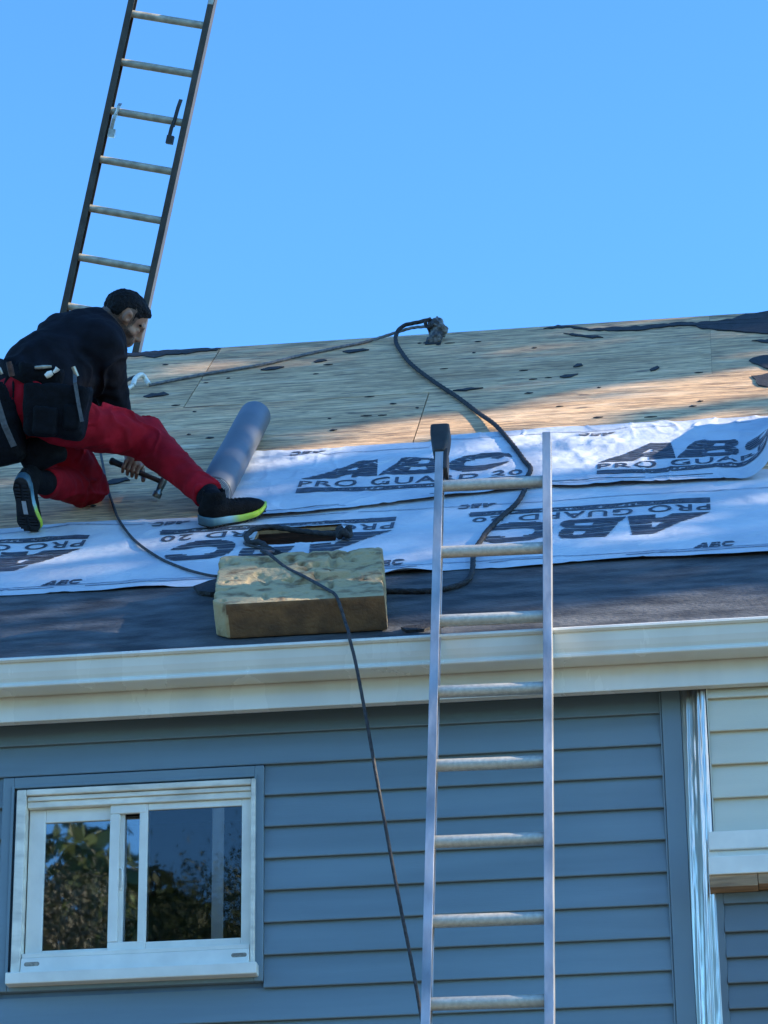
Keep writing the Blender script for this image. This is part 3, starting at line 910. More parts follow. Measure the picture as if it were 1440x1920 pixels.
PER = 1.232
for k in range(-1, 4):
    print_logo(-.085 - PER * k, 1.525, -1, S1, c1, HOLE)
    small_logo(-.925 - PER * k, 1.632, -1, S1, c1, HOLE)
    small_logo(-.155 - PER * k, .835, 1, S1, c1, HOLE)
for k in range(0, 2):
    print_logo(-1.770 + PER * k, 1.925, 1, S2, c2)
for k in range(0, 2):
    small_logo(-1.715 + 1.22 * k + .02 * k, 2.62, -1, S2, c2)
def inkline(u0, u1, vf, Sf, parent, wd, mat, brk=0.0):
    q = []; u = u0
    while u < u1:
        e = min(u + .03, u1)
        if noise2(u * 6, vf(u) * 9, 40) > brk:
            q.append([(u, vf(u)), (e, vf(e)), (e, vf(e) + wd), (u, vf(u) + wd)])
        u = e
    emit('print_line', q, Sf, mat, parent, .0022)
inkline(XL, XR, lambda u: .825, S1, c1, .006, m_inkline, -.6)
inkline(XL, XR, lambda u: .800, S1, c1, .010, m_inkline, .1)
inkline(XL, XR, lambda u: 1.61, S1, c1, .006, m_inkline, -.6)
inkline(-1.9, .1, lambda u: edge2t(u) - .100, S2, c2, .006, m_inkline, -.7)
inkline(-1.9, .05, lambda u: edge2(u) + .095, S2, c2, .008, m_ink, .0)
inkline(-1.9, .05, lambda u: edge2(u) + .06, S2, c2, .006, m_inkline, -.2)

# the unused rest of the roll lying up the slope
t = thing('underlayment_roll', 'grey-blue roll of roofing underlayment lying up the slope beside the worker\'s front shoe', 'roll', RP(-1.25, 1.25, 0))
b = MB(); RR = .071
prof_ = []
for k in range(40):
    a = 2 * math.pi * k / 40
    prof_.append(a)
def ringpts(v, r, du=0.0): return [RP(-2.075 + r * math.cos(a) + du, v, .012 + RR + r * math.sin(a)) for a in prof_]
vsr = [1.765, 1.768, 2.2, 2.5, 2.8, 3.04, 3.045]; rr_ = [RR - .003, RR, RR + .0012, RR - .0006, RR + .001, RR, RR - .003]
V_ = sum([ringpts(v, r) for v, r in zip(vsr, rr_)], [])
F_ = [(i * 40 + k, i * 40 + (k + 1) % 40, (i + 1) * 40 + (k + 1) % 40, (i + 1) * 40 + k) for i in range(len(vsr) - 1) for k in range(40)]
V_ += ringpts(3.045, .03) + ringpts(1.765, .03) + ringpts(2.9, .028) + ringpts(1.9, .028)
n0 = len(vsr) * 40
for k in range(40):
    k2 = (k + 1) % 40
    F_ += [((len(vsr) - 1) * 40 + k, (len(vsr) - 1) * 40 + k2, n0 + k2, n0 + k), (k2, k, n0 + 40 + k, n0 + 40 + k2),
           (n0 + k, n0 + k2, n0 + 80 + k2, n0 + 80 + k), (n0 + 40 + k2, n0 + 40 + k, n0 + 120 + k, n0 + 120 + k2)]
make('roll_body', V_, F_, m_roll, t, None, True)
b = MB()                                           # spiral edges of the wound layers at both ends
for ve, sgn in ((3.046, 1), (1.764, -1)):
    sp_ = []
    for k in range(0, 150):
        a = k * .26; r = .032 + (RR - .006 - .032) * k / 150
        sp_.append(RP(-2.075 + r * math.cos(a), ve, .012 + RR + r * math.sin(a)))
    b.tube(sp_, .0014, 4)
    b.build('layer_edge', m_paper, t, False); b = MB()

# ------------------------------------------------------------------ ladders
def alu(name, col, rough, var=.25):
    return M(name, col, rough, metal=.75, var=var, scale=14, stretch=(1, 1, .25), bump=.12, bscale=60, rvar=.1)
m_alu = alu('worn_aluminium', (.43, .43, .42), .40)
m_rung = M('dull_rung_aluminium', (.50, .485, .43), .5, metal=.4, var=.12, scale=70, bump=.12, bscale=60)
m_backlit_rail = M('backlit_dark_rail', (.050, .043, .036), .5, metal=.3, var=.3, scale=18, stretch=(1, 1, .3), bump=.1)  # backlit look against the sky put into the rail colour
m_rung2 = M('tan_ladder_rung', (.36, .33, .26), .5, metal=.15, var=.25, scale=20, bump=.1)
m_rubber = M('black_rubber', (.018, .022, .026), .65, var=.3, scale=12, bump=.15)
m_steel = M('galvanised_steel', (.36, .36, .35), .38, metal=.9, var=.25, scale=25)

def frame_of(up, side):
    up = Vector(up).normalized(); side = Vector(side); side = (side - up * side.dot(up)).normalized()
    return side, up.cross(side).normalized() * -1, up      # side, outward(to the front), up

def c_rail(side, fr, up, c, l0, l1, sgn, wid, dep, th):
    """C-channel rail, open towards the rungs; c = centre line point at rung 0."""
    mb = MB()
    o_ = wid / 2
    prof_ = [(-o_, -dep / 2), (o_, -dep / 2), (o_, dep / 2), (-o_, dep / 2), (-o_, dep / 2 - th), (o_ - th, dep / 2 - th), (o_ - th, -dep / 2 + th), (-o_, -dep / 2 + th)]
    if sgn < 0: prof_ = [(-x, y) for x, y in prof_][::-1]
    mb.prism(prof_, l0, l1, lambda a, b_, t_: tuple(c + side * a + fr * b_ + up * t_))
    return mb

def rung_mb(A, B, r, fr, up, flat=1.0):
    mb = MB(); n = 14
    d = (B - A).normalized(); V_ = []
    for P0 in (A, B):
        for k in range(n):
            a = 2 * math.pi * k / n
            rr = r * (1 + .07 * math.cos(6 * a))
            V_.append(P0 + fr * rr * math.cos(a) + up * rr * flat * math.sin(a))
    mb.add(V_, [(k, (k + 1) % n, n + (k + 1) % n, n + k) for k in range(n)] + [])
    mb.add(V_, [tuple(range(n))[::-1], tuple(range(n, 2 * n))])
    mb.sm = False
    return mb

def ladder(label, O, up, side, w_, sp_, n_up, n_down, l_top, l_bot, rw, rd, mrail, mrung, rr_):
    side, fr, up = frame_of(up, side)
    O = Vector(O)
    t_ = thing('extension_ladder', label, 'ladder', O + side * w_ / 2 - up * l_bot)
    proto = None
    for s_ in (-1, 1):
        c_ = O + side * (w_ / 2 + s_ * (w_ / 2 + rw / 2 - .004))
        c_rail(side, fr, up, c_, -l_bot, l_top, s_, rw, rd, .003).build('rail', mrail, t_, bevel=.0015)
    for i in range(-n_up, n_down + 1):
        A = O - up * sp_ * i
        if proto is None:
            proto = rung_mb(A, A + side * w_, rr_, fr, up).build('rung', mrung, t_, smooth=True); A0 = A
        else:
            q = proto.copy(); COL.objects.link(q); q.location = Vector(proto.location) + (A - A0)
    return t_, side, fr, up

a_, b_, g_ = rad(73.33), rad(.52), rad(.943)
s0 = Vector((math.cos(g_), math.sin(g_), 0)); bk = Vector((-math.sin(g_), math.cos(g_), 0))
up0 = bk * math.cos(a_) + Vector((0, 0, 1)) * math.sin(a_)
up1 = up0 * math.cos(b_) + s0 * math.sin(b_)
O1 = Vector((-1.022, -.1186, 6.1914))
L1, sd, fr, upv = ladder('silver aluminium ladder leaning on the gutter, black mitt on its left rail', O1, up1, s0, .363, .305, 0, 20, .205, 6.44, .030, .068, m_alu, m_rung, .0205)
# black end mitt on the left rail, bare end on the right
def mitt(c, up, side, fr, h0, h1, w0, w1, dd):
    def fn(p):
        q = p - np.array(c); x = q @ np.array(side); y = q @ np.array(fr); z = q @ np.array(up)
        k = np.clip((z - h0) / (h1 - h0), 0, 1)
        hw = w0 + (w1 - w0) * np.sin(k * math.pi * .62)
        qq = np.stack([np.abs(x) - hw * .8, np.abs(y) - dd * .8, np.abs(z - (h0 + h1) / 2) - (h1 - h0) / 2 * .9], 1)
        return np.linalg.norm(np.maximum(qq, 0), axis=1) + np.minimum(qq.max(1), 0) - .007
    return fn
cL = O1 - sd * .011
V_, F_ = nets(mitt(cL, upv, sd, fr, .135, .268, .017, .035, .042), np.array(cL) + np.array(upv) * .2 - .14, np.array(cL) + np.array(upv) * .2 + .14, .006)
make('end_mitt', V_, F_, m_rubber, L1, None, True)
b = MB(); q0 = cL + sd * .020
b.hexa([q0 + upv * z + fr * y + sd * x for z in (.055, .15) for x, y in ((-.004, .036), (.010, .036), (.010, -.034), (-.004, -.034))])
b.build('mitt_strap', m_rubber, L1, bevel=.003)

O2 = Vector((-3.428, 5.6992, 12.0323)); up2 = Vector((.24575, -.26317, .93293)); h2_ = Vector((.96904, .04318, -.24308))
L2, sd2, fr2, uv2 = ladder('backlit dark-railed ladder rising into the sky behind the roof ridge', O2, up2, h2_, .455, .305, 0, 26, .20, 12.85, .040, .066, m_backlit_rail, m_rung2, .0235)
# rung locks on the third rung, and the bare metal tip of the right rail
for k, (s_, top, bot) in enumerate(((.045, .050, -.135), (.405, .135, -.115))):
    A = O2 - uv2 * .61 + sd2 * s_
    mt = m_steel if k == 0 else m_rubber
    f_ = -1 if fr2.dot(CAM_LOC - O2) < 0 else 1
    b = MB()
    pth = [A + uv2 * (bot) + sd2 * (-.012) + fr2 * f_ * .028, A + uv2 * (bot * .4) + sd2 * (-.008) + fr2 * f_ * .034, A + fr2 * f_ * .032, A + uv2 * top * .6 + fr2 * f_ * .030 + sd2 * .004, A + uv2 * top + fr2 * f_ * .02 + sd2 * .008]
    for p_, q_ in zip(pth[:-1], pth[1:]):
        d_ = (q_ - p_).normalized(); wd = sd2 * .011; th_ = fr2 * .004
        b.hexa([p_ - wd - th_, p_ + wd - th_, p_ + wd + th_, p_ - wd + th_, q_ - wd - th_, q_ + wd - th_, q_ + wd + th_, q_ - wd + th_])
    b.tube([A + fr2 * f_ * .012 + uv2 * .03, A + fr2 * f_ * .038 + uv2 * .012, A + fr2 * f_ * .038 - uv2 * .02, A + fr2 * f_ * .012 - uv2 * .034], .006, 6)
    b.hexa([A + uv2 * (bot + z) + sd2 * x + fr2 * f_ * y for z in (-.03, .02) for x, y in ((-.026, .005), (.016, .005), (.016, .035), (-.026, .035))])
    b.build('rung_lock', mt, L2)['kind'] = 'stuff'
cR = O2 + sd2 * (.455 + .013)
b = MB(); b.hexa([cR + uv2 * z + sd2 * x + fr2 * y for z in (.125, .235) for x, y in ((-.016, -.034), (.019, -.034), (.019, .034), (-.016, .034))])
b.build('rail_tip', m_steel, L2, bevel=.004)

# ------------------------------------------------------------------ ropes, cords, roof odds and ends
m_rope = M('black_rope', (.020, .020, .023), .8, var=.5, scale=60, bump=.6, bscale=160)
m_cord = M('dark_cord', (.035, .036, .042), .75, var=.4, scale=60, bump=.4, bscale=200)
m_greycord = M('grey_cord', (.13, .135, .145), .75, var=.35, scale=50, bump=.4, bscale=160)
m_whiteplastic = M('white_plastic', (.72, .70, .62), .4, var=.15, scale=40)
m_foam = None
def rp(l, n0=.012):
    return [RP(p[0], p[1], (p[2] if len(p) > 2 else 0) + n0) for p in l]

def lift(pts, base):                               # keep a rope just above the sheets it lies on
    o_ = []
    for u, v, *n in pts: o_.append((u, v, base + (n[0] if n else 0)))
    return o_

# thick rope from the ridge anchor down to the cushion
r1 = [(-1.425, 4.80, .085), (-1.49, 4.835, .066), (-1.56, 4.86, .05), (-1.594, 4.82, .03), (-1.597, 4.72, .004), (-1.549, 4.48), (-1.472, 4.18), (-1.342, 3.81), (-1.206, 3.46), (-1.089, 3.13),
      (-1.003, 2.87, .008), (-.915, 2.52, .012), (-.844, 2.21, .012), (-.81, 2.06, .014), (-.818, 1.90, .018), (-.821, 1.74, .012), (-.844, 1.56, .008), (-.898, 1.37, .006), (-.939, 1.19, .006), (-.953, 1.07, .008),
      (-.965, .98, .008), (-.971, .86, .008), (-.964, .69, .006), (-.976, .57), (-1.036, .49), (-1.122, .467), (-1.251, .49), (-1.42, .515)]
b = MB(); b.tube(spline(rp(r1, .013), .006), .0100, 12, 3, 120, .09)
tag(b.build('rope', m_rope, smooth=True), 'thick black rope hanging from the ridge down across the white underlayment', 'rope')
# grey line running left from the anchor to the clip
r2 = [(-1.43, 4.79, .055), (-1.52, 4.83, .045), (-1.607, 4.87, .018), (-1.747, 4.79), (-1.92, 4.665), (-2.067, 4.555), (-2.209, 4.43), (-2.357, 4.35), (-2.504, 4.28), (-2.646, 4.19), (-2.735, 4.13)]
b = MB(); b.tube(spline(rp(r2, .009), .008), .0075, 10, 3, 170, .12)
tag(b.build('rope', m_greycord, smooth=True), 'thin grey rope running left along the plywood from the ridge anchor', 'rope')
# white clip and rope grab beside the worker's elbow
t = thing('rope_clip', 'white metal clip on the end of the grey rope beside the worker\'s elbow', 'clip', RP(-2.79, 4.12, 0))
b = MB()
b.tube(spline([RP(-2.735, 4.13, .012), RP(-2.757, 4.17, .03), RP(-2.770, 4.16, .055), RP(-2.795, 4.12, .05), RP(-2.80, 4.06, .03)], .01), .012, 8)
b.build('clip_body', m_whiteplastic, t, True)
b = MB(); b.tube(spline([RP(-2.80, 4.06, .03), RP(-2.82, 4.02, .022), RP(-2.86, 3.99, .016), RP(-2.90, 3.98, .014)], .01), .009, 8); b.build('clip_tail', m_whiteplastic, t, True)
b = MB(); b.tube(spline([RP(-2.775, 4.15, .05), RP(-2.81, 4.17, .045), RP(-2.855, 4.14, .03), RP(-2.885, 4.08, .02)], .01), .008, 8); b.build('gate', m_rubber, t, True)
# anchor wrapped on the ridge
t = thing('ridge_anchor', 'grey wrapped anchor lump on the roof ridge where the ropes are tied', 'anchor', RP(-1.40, 4.76, 0))
AR = np.stack([np.array(VV) * 0 + np.array((1, 0, 0)), np.array(VV), np.array(NN)])
ac = np.array(RP(-1.395, 4.76, .055))
def anchor(p):
    d = smin(ell(p, ac + np.array((0, 0, .018)), (.036, .05, .036)), ell(p, ac + np.array((.022, 0, -.004)), (.030, .045, .032)), .02)
    d = smin(d, ell(p, ac + np.array((-.022, 0, .012)), (.024, .04, .026)), .014)
    d = smin(d, cap(p, ac + np.array((.0, 0, .02)), ac + np.array((.004, 0, .062)), .014, .007), .012)
    d = smin(d, cap(p, ac + np.array((.02, 0, .02)), ac + np.array((.032, 0, .044)), .012, .006), .01)
    d = smin(d, cap(p, ac + np.array((0, 0, -.02)), ac + np.array((-.006, -.01, -.06)), .028, .036), .02)
    return d + .009 * noise3(p * 48, 3) + .004 * noise3(p * 110, 4)
m_wrap = M('grey_wrap', (.17, .17, .165), .7, col2=(.035, .04, .05), scale=34, bump=.4, contrast=(.42, .58))
V_, F_ = nets(anchor, ac - .12, ac + .12, .004); make('wrapped_bracket', V_, F_, m_wrap, t, None, True)
b = MB(); b.hexa([RP(u, v, n) for n in (.0015, .006) for u, v in ((-1.45, 4.66), (-1.37, 4.66), (-1.37, 4.82), (-1.45, 4.82))]); b.build('base_plate', m_rubber, t, bevel=.002)
b = MB(); kn = [ac + np.array((-.03 + .02 * math.cos(a), -.035 + .006 * math.sin(2 * a), .016 + .020 * math.sin(a))) for a in np.linspace(0, 2 * math.pi, 14)]
b.tube(spline(kn, .01), .009, 8, 3, 150, .12); b.build('knot', m_rope, t, True)

# torn foam cushion with a cord across it
fb0, fb1, fv0, fv1, fh = -1.832, -1.222, .040, .66, .128
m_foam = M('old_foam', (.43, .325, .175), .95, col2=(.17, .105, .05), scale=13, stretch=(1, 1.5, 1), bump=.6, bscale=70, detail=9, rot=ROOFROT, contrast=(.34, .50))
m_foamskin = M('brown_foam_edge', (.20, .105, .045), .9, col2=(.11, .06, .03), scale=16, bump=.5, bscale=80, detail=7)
t = thing('foam_block', 'torn yellowish foam block with a dark brown front face resting above the gutter', 'foam block', RP(-1.53, .3, .003))
Rr = np.stack([np.array((1., 0, 0)), np.array(VV), np.array(NN)]); e0 = np.array(E0)
def roofc(p): return (p - e0) @ Rr.T
def foam(q):                                       # q in roof coordinates
    c = np.array([(fb0 + fb1) / 2, (fv0 + fv1) / 2, fh / 2 + .006])
    q = q.copy(); q[:, 0] += .10 * (q[:, 1] - fv0)
    d = rbox(q, c, ((fb1 - fb0) / 2, (fv1 - fv0) / 2, fh / 2), .003)
    top = np.clip((q[:, 2] - .075) / .05, 0, 1) * np.clip((q[:, 1] - fv0 - .015) / .05, 0, 1) * np.clip((fv1 - q[:, 1]) / .06, .25, 1)
    zone = np.exp(-((q[:, 0] + 1.36) / .22) ** 2 - ((q[:, 1] - .42) / .22) ** 2) + .06
    tear = np.maximum(0, noise2(q[:, 0] * 11, q[:, 1] * 15, 31) - .10) * .034 + np.maximum(0, noise2(q[:, 0] * 27, q[:, 1] * 32, 32) - .25) * .030
    pit = np.maximum(0, noise2(q[:, 0] * 34 + 3, q[:, 1] * 22, 34) - .40) * .075
    gouge = .03 * np.exp(-((q[:, 0] + 1.33) / .07) ** 2 - ((q[:, 1] - .47) / .05) ** 2) + .02 * np.exp(-((q[:, 0] + 1.62) / .05) ** 2 - ((q[:, 1] - .52) / .03) ** 2)
    d = d + top * (tear * zone + gouge + pit * (.35 + zone))
    d = d + .0012 * noise3(q * 60, 5)
    back = np.clip((q[:, 1] - .58) / .08, 0, 1)
    d = d + back * .010 * np.maximum(0, noise2(q[:, 0] * 14, 3.3, 33))
    notch = np.abs(q[:, 0] - fb0) + np.abs(q[:, 1] - fv0) * .9 - .045
    return np.maximum(d, -(notch + .008 * noise3(q * 20, 7)))
V_, F_ = nets(foam, (fb0 - .10, fv0 - .03, -.01), (fb1 + .03, fv1 + .03, fh + .05), .0068)
cen = V_[F_].mean(1); nrm = np.cross(V_[F_[:, 1]] - V_[F_[:, 0]], V_[F_[:, 2]] - V_[F_[:, 0]]); nrm /= np.linalg.norm(nrm, axis=1)[:, None] + 1e-12
W_ = e0 + V_ @ Rr
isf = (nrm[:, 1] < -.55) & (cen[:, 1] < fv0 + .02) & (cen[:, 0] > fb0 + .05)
def sub(mask, name, mat, par):
    f = F_[mask]; idx, inv = np.unique(f, return_inverse=True)
    return make(name, W_[idx], inv.reshape(f.shape), mat, par, None, True)
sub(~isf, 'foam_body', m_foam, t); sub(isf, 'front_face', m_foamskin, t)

TOPN = fh + .012
# cord over the cushion, over the gutter and down the wall to the ladder foot
FR = -.300
r3 = [RP(-1.878, 1.20, .020), RP(-1.80, 1.12, .024), RP(-1.74, .98, .05), RP(-1.73, .80, .10), RP(-1.735, .655, TOPN + .006), RP(-1.70, .60, TOPN + .008), RP(-1.62, .46, TOPN - .006), RP(-1.53, .30, TOPN), RP(-1.435, .13, TOPN + .002), RP(-1.395, .055, TOPN), RP(-1.375, .018, fh - .03),
      RP(-1.362, -.01, .06), Vector((-1.345, -.262, 5.600)), Vector((-1.338, -.290, 5.565)), Vector((-1.315, -.289, 5.46)), Vector((-1.278, -.290, 5.24)), Vector((-1.243, -.292, 5.02)), Vector((-1.207, -.294, 4.80)), Vector((-1.175, -.295, 4.61)), Vector((-1.132, -.297, 4.37)), Vector((-1.09, -.30, 4.10)), Vector((-.9, -.4, 2.9)), Vector((-.55, -.9, .03))]
b = MB(); b.tube(spline(r3, .012), .0060, 8, 3, 170, .05)
tag(b.build('rope', m_cord, smooth=True), 'thin dark cord draped over the foam block and hanging down the blue wall', 'rope')
# loop of heavy rope tied through the vent opening
r4 = [(-1.475, 1.215, .02), (-1.505, 1.20, .032), (-1.55, 1.22, .030), (-1.597, 1.25, .026), (-1.689, 1.32, .022), (-1.80, 1.385, .024), (-1.858, 1.345, .03), (-1.882, 1.275, .026), (-1.862, 1.195, .022), (-1.815, 1.16, .028), (-1.765, 1.09, .016), (-1.69, 1.00, .012), (-1.60, .90, .012)]
b = MB(); b.tube(spline(rp(r4, .008), .006), .0105, 12, 3, 120, .14)
tag(b.build('rope', m_rope, smooth=True), 'short loop of black rope across the vent opening behind the foam block', 'rope')
b = MB(); kn = [RP(-1.492 + .022 * math.cos(a), 1.205 + .03 * math.sin(a), .045 + .012 * math.sin(3 * a)) for a in np.linspace(0, 2 * math.pi, 18)]
b.tube(spline(kn, .01), .0125, 10, 3, 120, .14); kb = b.build('rope_knot', m_rope, smooth=True)
tag(kb, 'knot of black rope at the lower right corner of the vent opening', 'rope knot')
# cord trailing from under the worker to the cushion
r5 = [(-2.79, 3.05), (-2.755, 2.90), (-2.679, 2.56), (-2.616, 2.28), (-2.534, 1.96), (-2.454, 1.66, .012), (-2.346, 1.375, .006), (-2.206, 1.105, .006), (-2.087, .94, .006), (-1.99, .84, .006), (-1.923, .80, .006), (-1.80, .775, .006), (-1.70, .76)]
b = MB(); b.tube(spline(rp(r5, .009), .01), .0056, 8, 3, 200, .04)
tag(b.build('rope', m_cord, smooth=True), 'thin dark cord curving from beneath the worker to the left end of the foam block', 'rope')

# torn remains of black felt
def scrap(poly, n0=.0012, th=.0035, name='felt_scrap'):
    P_ = []
    m_ = len(poly)
    for i in range(m_):                            # ragged edge
        a, c = np.array(poly[i]), np.array(poly[(i + 1) % m_])
        k_ = max(1, int(np.linalg.norm((c - a) * (1, .4)) / .02))
        for k in range(k_):
            q = a + (c - a) * k / k_
            P_.append((q[0] + random.uniform(-.004, .004), q[1] + random.uniform(-.012, .012)))
    k_ = len(P_)
    V_ = [RP(u, v, n0) for u, v in P_] + [RP(u, v, n0 + th + random.uniform(0, .003)) for u, v in P_]
    return make(name, V_, [tuple(range(k_))[::-1], tuple(range(k_, 2 * k_))] + [(i, (i + 1) % k_, k_ + (i + 1) % k_, k_ + i) for i in range(k_)], m_felt)
GF = 'torn black felt left on the plywood'
tag(scrap([(-3.6, 4.905), (-2.984, 4.905), (-2.813, 4.908), (-2.62, 4.908), (-2.50, 4.875), (-2.51, 4.835), (-2.60, 4.85), (-2.655, 4.80), (-2.74, 4.815), (-2.809, 4.77), (-2.90, 4.83), (-2.969, 4.82), (-3.2, 4.86), (-3.6, 4.84)]), 'strip of torn black felt along the ridge at the foot of the dark ladder', 'felt scrap', GF)
tag(scrap([(-.872, 4.846), (-.74, 4.835), (-.64, 4.724), (-.571, 4.711), (-.414, 4.668), (-.276, 4.706), (-.207, 4.701), (-.12, 4.687), (-.104, 4.622), (-.002, 4.544), (.091, 4.476), (.216, 4.407), (.5, 4.35), (.5, 4.905), (.23, 4.905), (.116, 4.87), (.053, 4.784), (-.034, 4.754), (-.12, 4.756), (-.189, 4.785), (-.241, 4.777), (-.415, 4.757), (-.642, 4.769), (-.741, 4.868), (-.803, 4.90)]), 'long ragged black felt remnant along the right end of the ridge', 'felt scrap', GF)
tag(scrap([(.116, 3.853), (.155, 3.933), (.204, 3.956), (.36, 3.949), (.35, 3.628), (.196, 3.662), (.166, 3.731)]), 'ragged black felt piece at the right edge, upper of two', 'felt scrap', GF)
tag(scrap([(.118, 3.557), (.194, 3.571), (.35, 3.568), (.34, 3.296), (.187, 3.325), (.145, 3.377), (.134, 3.476)]), 'ragged black felt piece at the right edge, lower of two', 'felt scrap', GF)
tag(scrap([(-.775, 4.712), (-.726, 4.689), (-.646, 4.626), (-.576, 4.565), (-.628, 4.555), (-.707, 4.628)]), 'thin black felt sliver just below the ridge, left of the long remnant', 'felt scrap', GF)
tag(scrap([(.137, 4.276), (.30, 4.277), (.30, 4.202), (.211, 4.206)]), 'small dark felt tab below the long ridge remnant at the right edge', 'felt scrap', GF)
big = [(-1.785, 4.62, .065, .035), (-1.943, 4.435, .03, .03), (-2.163, 4.35, .055, .03), (-.675, 3.986, .022, .03), (-.714, 3.79, .042, .035), (-.321, 3.821, .024, .04), (-1.17, 3.64, .07, .02), (-2.668, 3.93, .06, .04), (-2.584, 2.36, .055, .04)]
lab = ['long dark felt sliver just below the middle of the ridge', 'short dark felt sliver left of the ridge middle', 'dark felt sliver under the grey rope', 'small dark felt speck right of the black rope, upper', 'slanted dark felt sliver right of the black rope', 'dark felt chip on the bare plywood far right of the rope', 'thin dark felt streak beside the black rope', 'dark felt sliver beside the white rope clip', 'dark felt sliver crossed by the thin cord under the worker']
for (u, v, a, c), l in zip(big, lab):
    tag(scrap([(u - a, v - c * .3), (u - a * .4, v + c * .7), (u + a * .5, v + c), (u + a, v + c * .3), (u + a * .3, v - c * .6), (u - a * .5, v - c)]), l, 'felt scrap', GF)
tag(scrap([(-1.175, .04), (-1.10, .085), (-1.02, .10), (-1.0, .06), (-1.07, .02), (-1.15, .0)], .004, .008, 'shingle_scrap'), 'small black scrap lying by the gutter behind the ladder', 'scrap')
tag(scrap([(-2.0, .66), (-1.93, .735), (-1.86, .75), (-1.84, .62), (-1.9, .56), (-1.97, .60)], .012, .012, 'felt_flap'), 'dark flap sticking out at the left end of the foam block', 'scrap')
b = MB()
small = [(-1.935, 4.17), (-1.448, 4.70), (-1.382, 4.64), (-1.327, 4.66), (-1.502, 3.46), (-1.383, 3.35), (-1.606, 3.26), (-1.532, 3.25), (-2.284, 3.03), (-2.461, 4.13), (-2.362, 4.2), (-1.771, 3.25), (-1.73, 3.03), (-1.188, 4.65), (-.932, 3.96), (-.878, 3.77), (-.886, 3.5), (-.568, 3.52), (-.117, 3.69), (-.113, 3.14), (-.329, 2.91), (-.558, 2.96), (-.902, 4.43), (-2.43, 3.55), (-2.54, 3.7)]
rg = random.Random(9)
small += [(rg.uniform(-3.2, .2), rg.uniform(2.9, 4.85)) for _ in range(12)] + [(rg.uniform(-3.0, -2.1), rg.uniform(1.9, 2.8)) for _ in range(3)]
for u, v in small:
    a, c = rg.uniform(.008, .028), rg.uniform(.004, .011)
    b.hexa([RP(u - a, v - c * .2, .0012), RP(u + a * .2, v - c, .0012), RP(u + a, v + c * .2, .0012), RP(u - a * .3, v + c, .0012), RP(u - a, v - c * .2, .004), RP(u + a * .2, v - c, .005), RP(u + a, v + c * .2, .004), RP(u - a * .3, v + c, .005)])
tag(b.build('felt_specks', m_felt), kind='stuff')

# ------------------------------------------------------------------ the worker
m_skin = M('skin', (.25, .128, .08), .5, var=.12, scale=30, bump=.05)
m_hair = M('black_hair', (.004, .0038, .005), .7, spec=.2, var=.4, scale=90, bump=.6, bscale=220)
m_shirt = M('black_shirt', (.0065, .0075, .012), .9, spec=.12, var=.3, scale=14, bump=.3, bscale=45)
m_red = M('red_work_trousers', (.27, .005, .014), .85, spec=.15, var=.22, scale=9, bump=.3, bscale=50)
m_belt = M('black_nylon', (.0032, .004, .0065), .8, spec=.15, var=.4, scale=40, bump=.4, bscale=120)
m_strap = M('grey_webbing', (.075, .085, .095), .7, var=.3, scale=60, bump=.4)
m_buckle = M('tan_metal', (.42, .38, .30), .4, metal=.7, var=.2, scale=40)
m_shoe = M('black_shoe_knit', (.005, .0055, .007), .8, spec=.15, var=.4, scale=50, bump=.5, bscale=160)
m_outsole = M('black_outsole', (.006, .0065, .008), .6, var=.3, scale=50, bump=.3)
m_logo = M('pale_grey_logo', (.42, .46, .50), .5, var=.1, scale=60)
m_dark = M('dark_brown', (.03, .018, .014), .5, var=.2, scale=50)
def midsole():
    m = bpy.data.materials.new('lime_fade_midsole'); m.use_nodes = True; t, p = nodes_of(m)
    p.inputs['Roughness'].default_value = .45
    tc = t.nodes.new('ShaderNodeTexCoord'); sx = t.nodes.new('ShaderNodeSeparateXYZ'); t.links.new(tc.outputs['Object'], sx.inputs[0])
    mr = t.nodes.new('ShaderNodeMapRange'); mr.inputs['From Min'].default_value = -.145; mr.inputs['From Max'].default_value = .145
    t.links.new(sx.outputs[0], mr.inputs['Value'])
    r = t.nodes.new('ShaderNodeValToRGB'); e = r.color_ramp.elements
    e[0].position = 0; e[0].color = (.03, .07, .10, 1)
    e[1].position = 1; e[1].color = (.42, .54, .04, 1)
    for pz, c in ((.22, (.06, .16, .22)), (.42, (.26, .50, .62)), (.55, (.42, .62, .10)), (.8, (.52, .66, .03))):
        k = e.new(pz); k.color = (*c, 1)
    t.links.new(mr.outputs[0], r.inputs['Fac']); t.links.new(r.outputs['Color'], p.inputs['Base Color'])
    return m
m_mid = midsole()

PB = Matrix(((RIGHT.x, UP.x, -FWD.x), (RIGHT.y, UP.y, -FWD.y), (RIGHT.z, UP.z, -FWD.z)))   # frame the pose was measured in
PK = Vector((-2.60425, 1.39458, 6.87898))                                                 # left knee on the deck
man = thing('person', 'roofer in a black shirt and red trousers kneeling on one knee, looking down and hammering', 'person', PK, PB)
v3 = lambda *a: np.array(a, float)
lknee, lank, lhip, rhip = v3(-.058, .066, -.03), v3(-.182, .085, .36), v3(-.225, .345, .25), v3(-.125, .350, .41)
rknee, rank = v3(.203, .268, .2), v3(.470, .040, .47)
pelvis, waist, chest, nb = v3(-.215, .415, .33), v3(-.19, .52, .25), v3(-.045, .628, .12), v3(.005, .725, .05)
rsh, lsh, relb, rwri = v3(.025, .655, .23), v3(.015, .715, -.13), v3(.070, .44, .10), v3(.120, .232, .0)
lelb, lwri = v3(.03, .50, -.16), v3(-.02, .40, -.02)

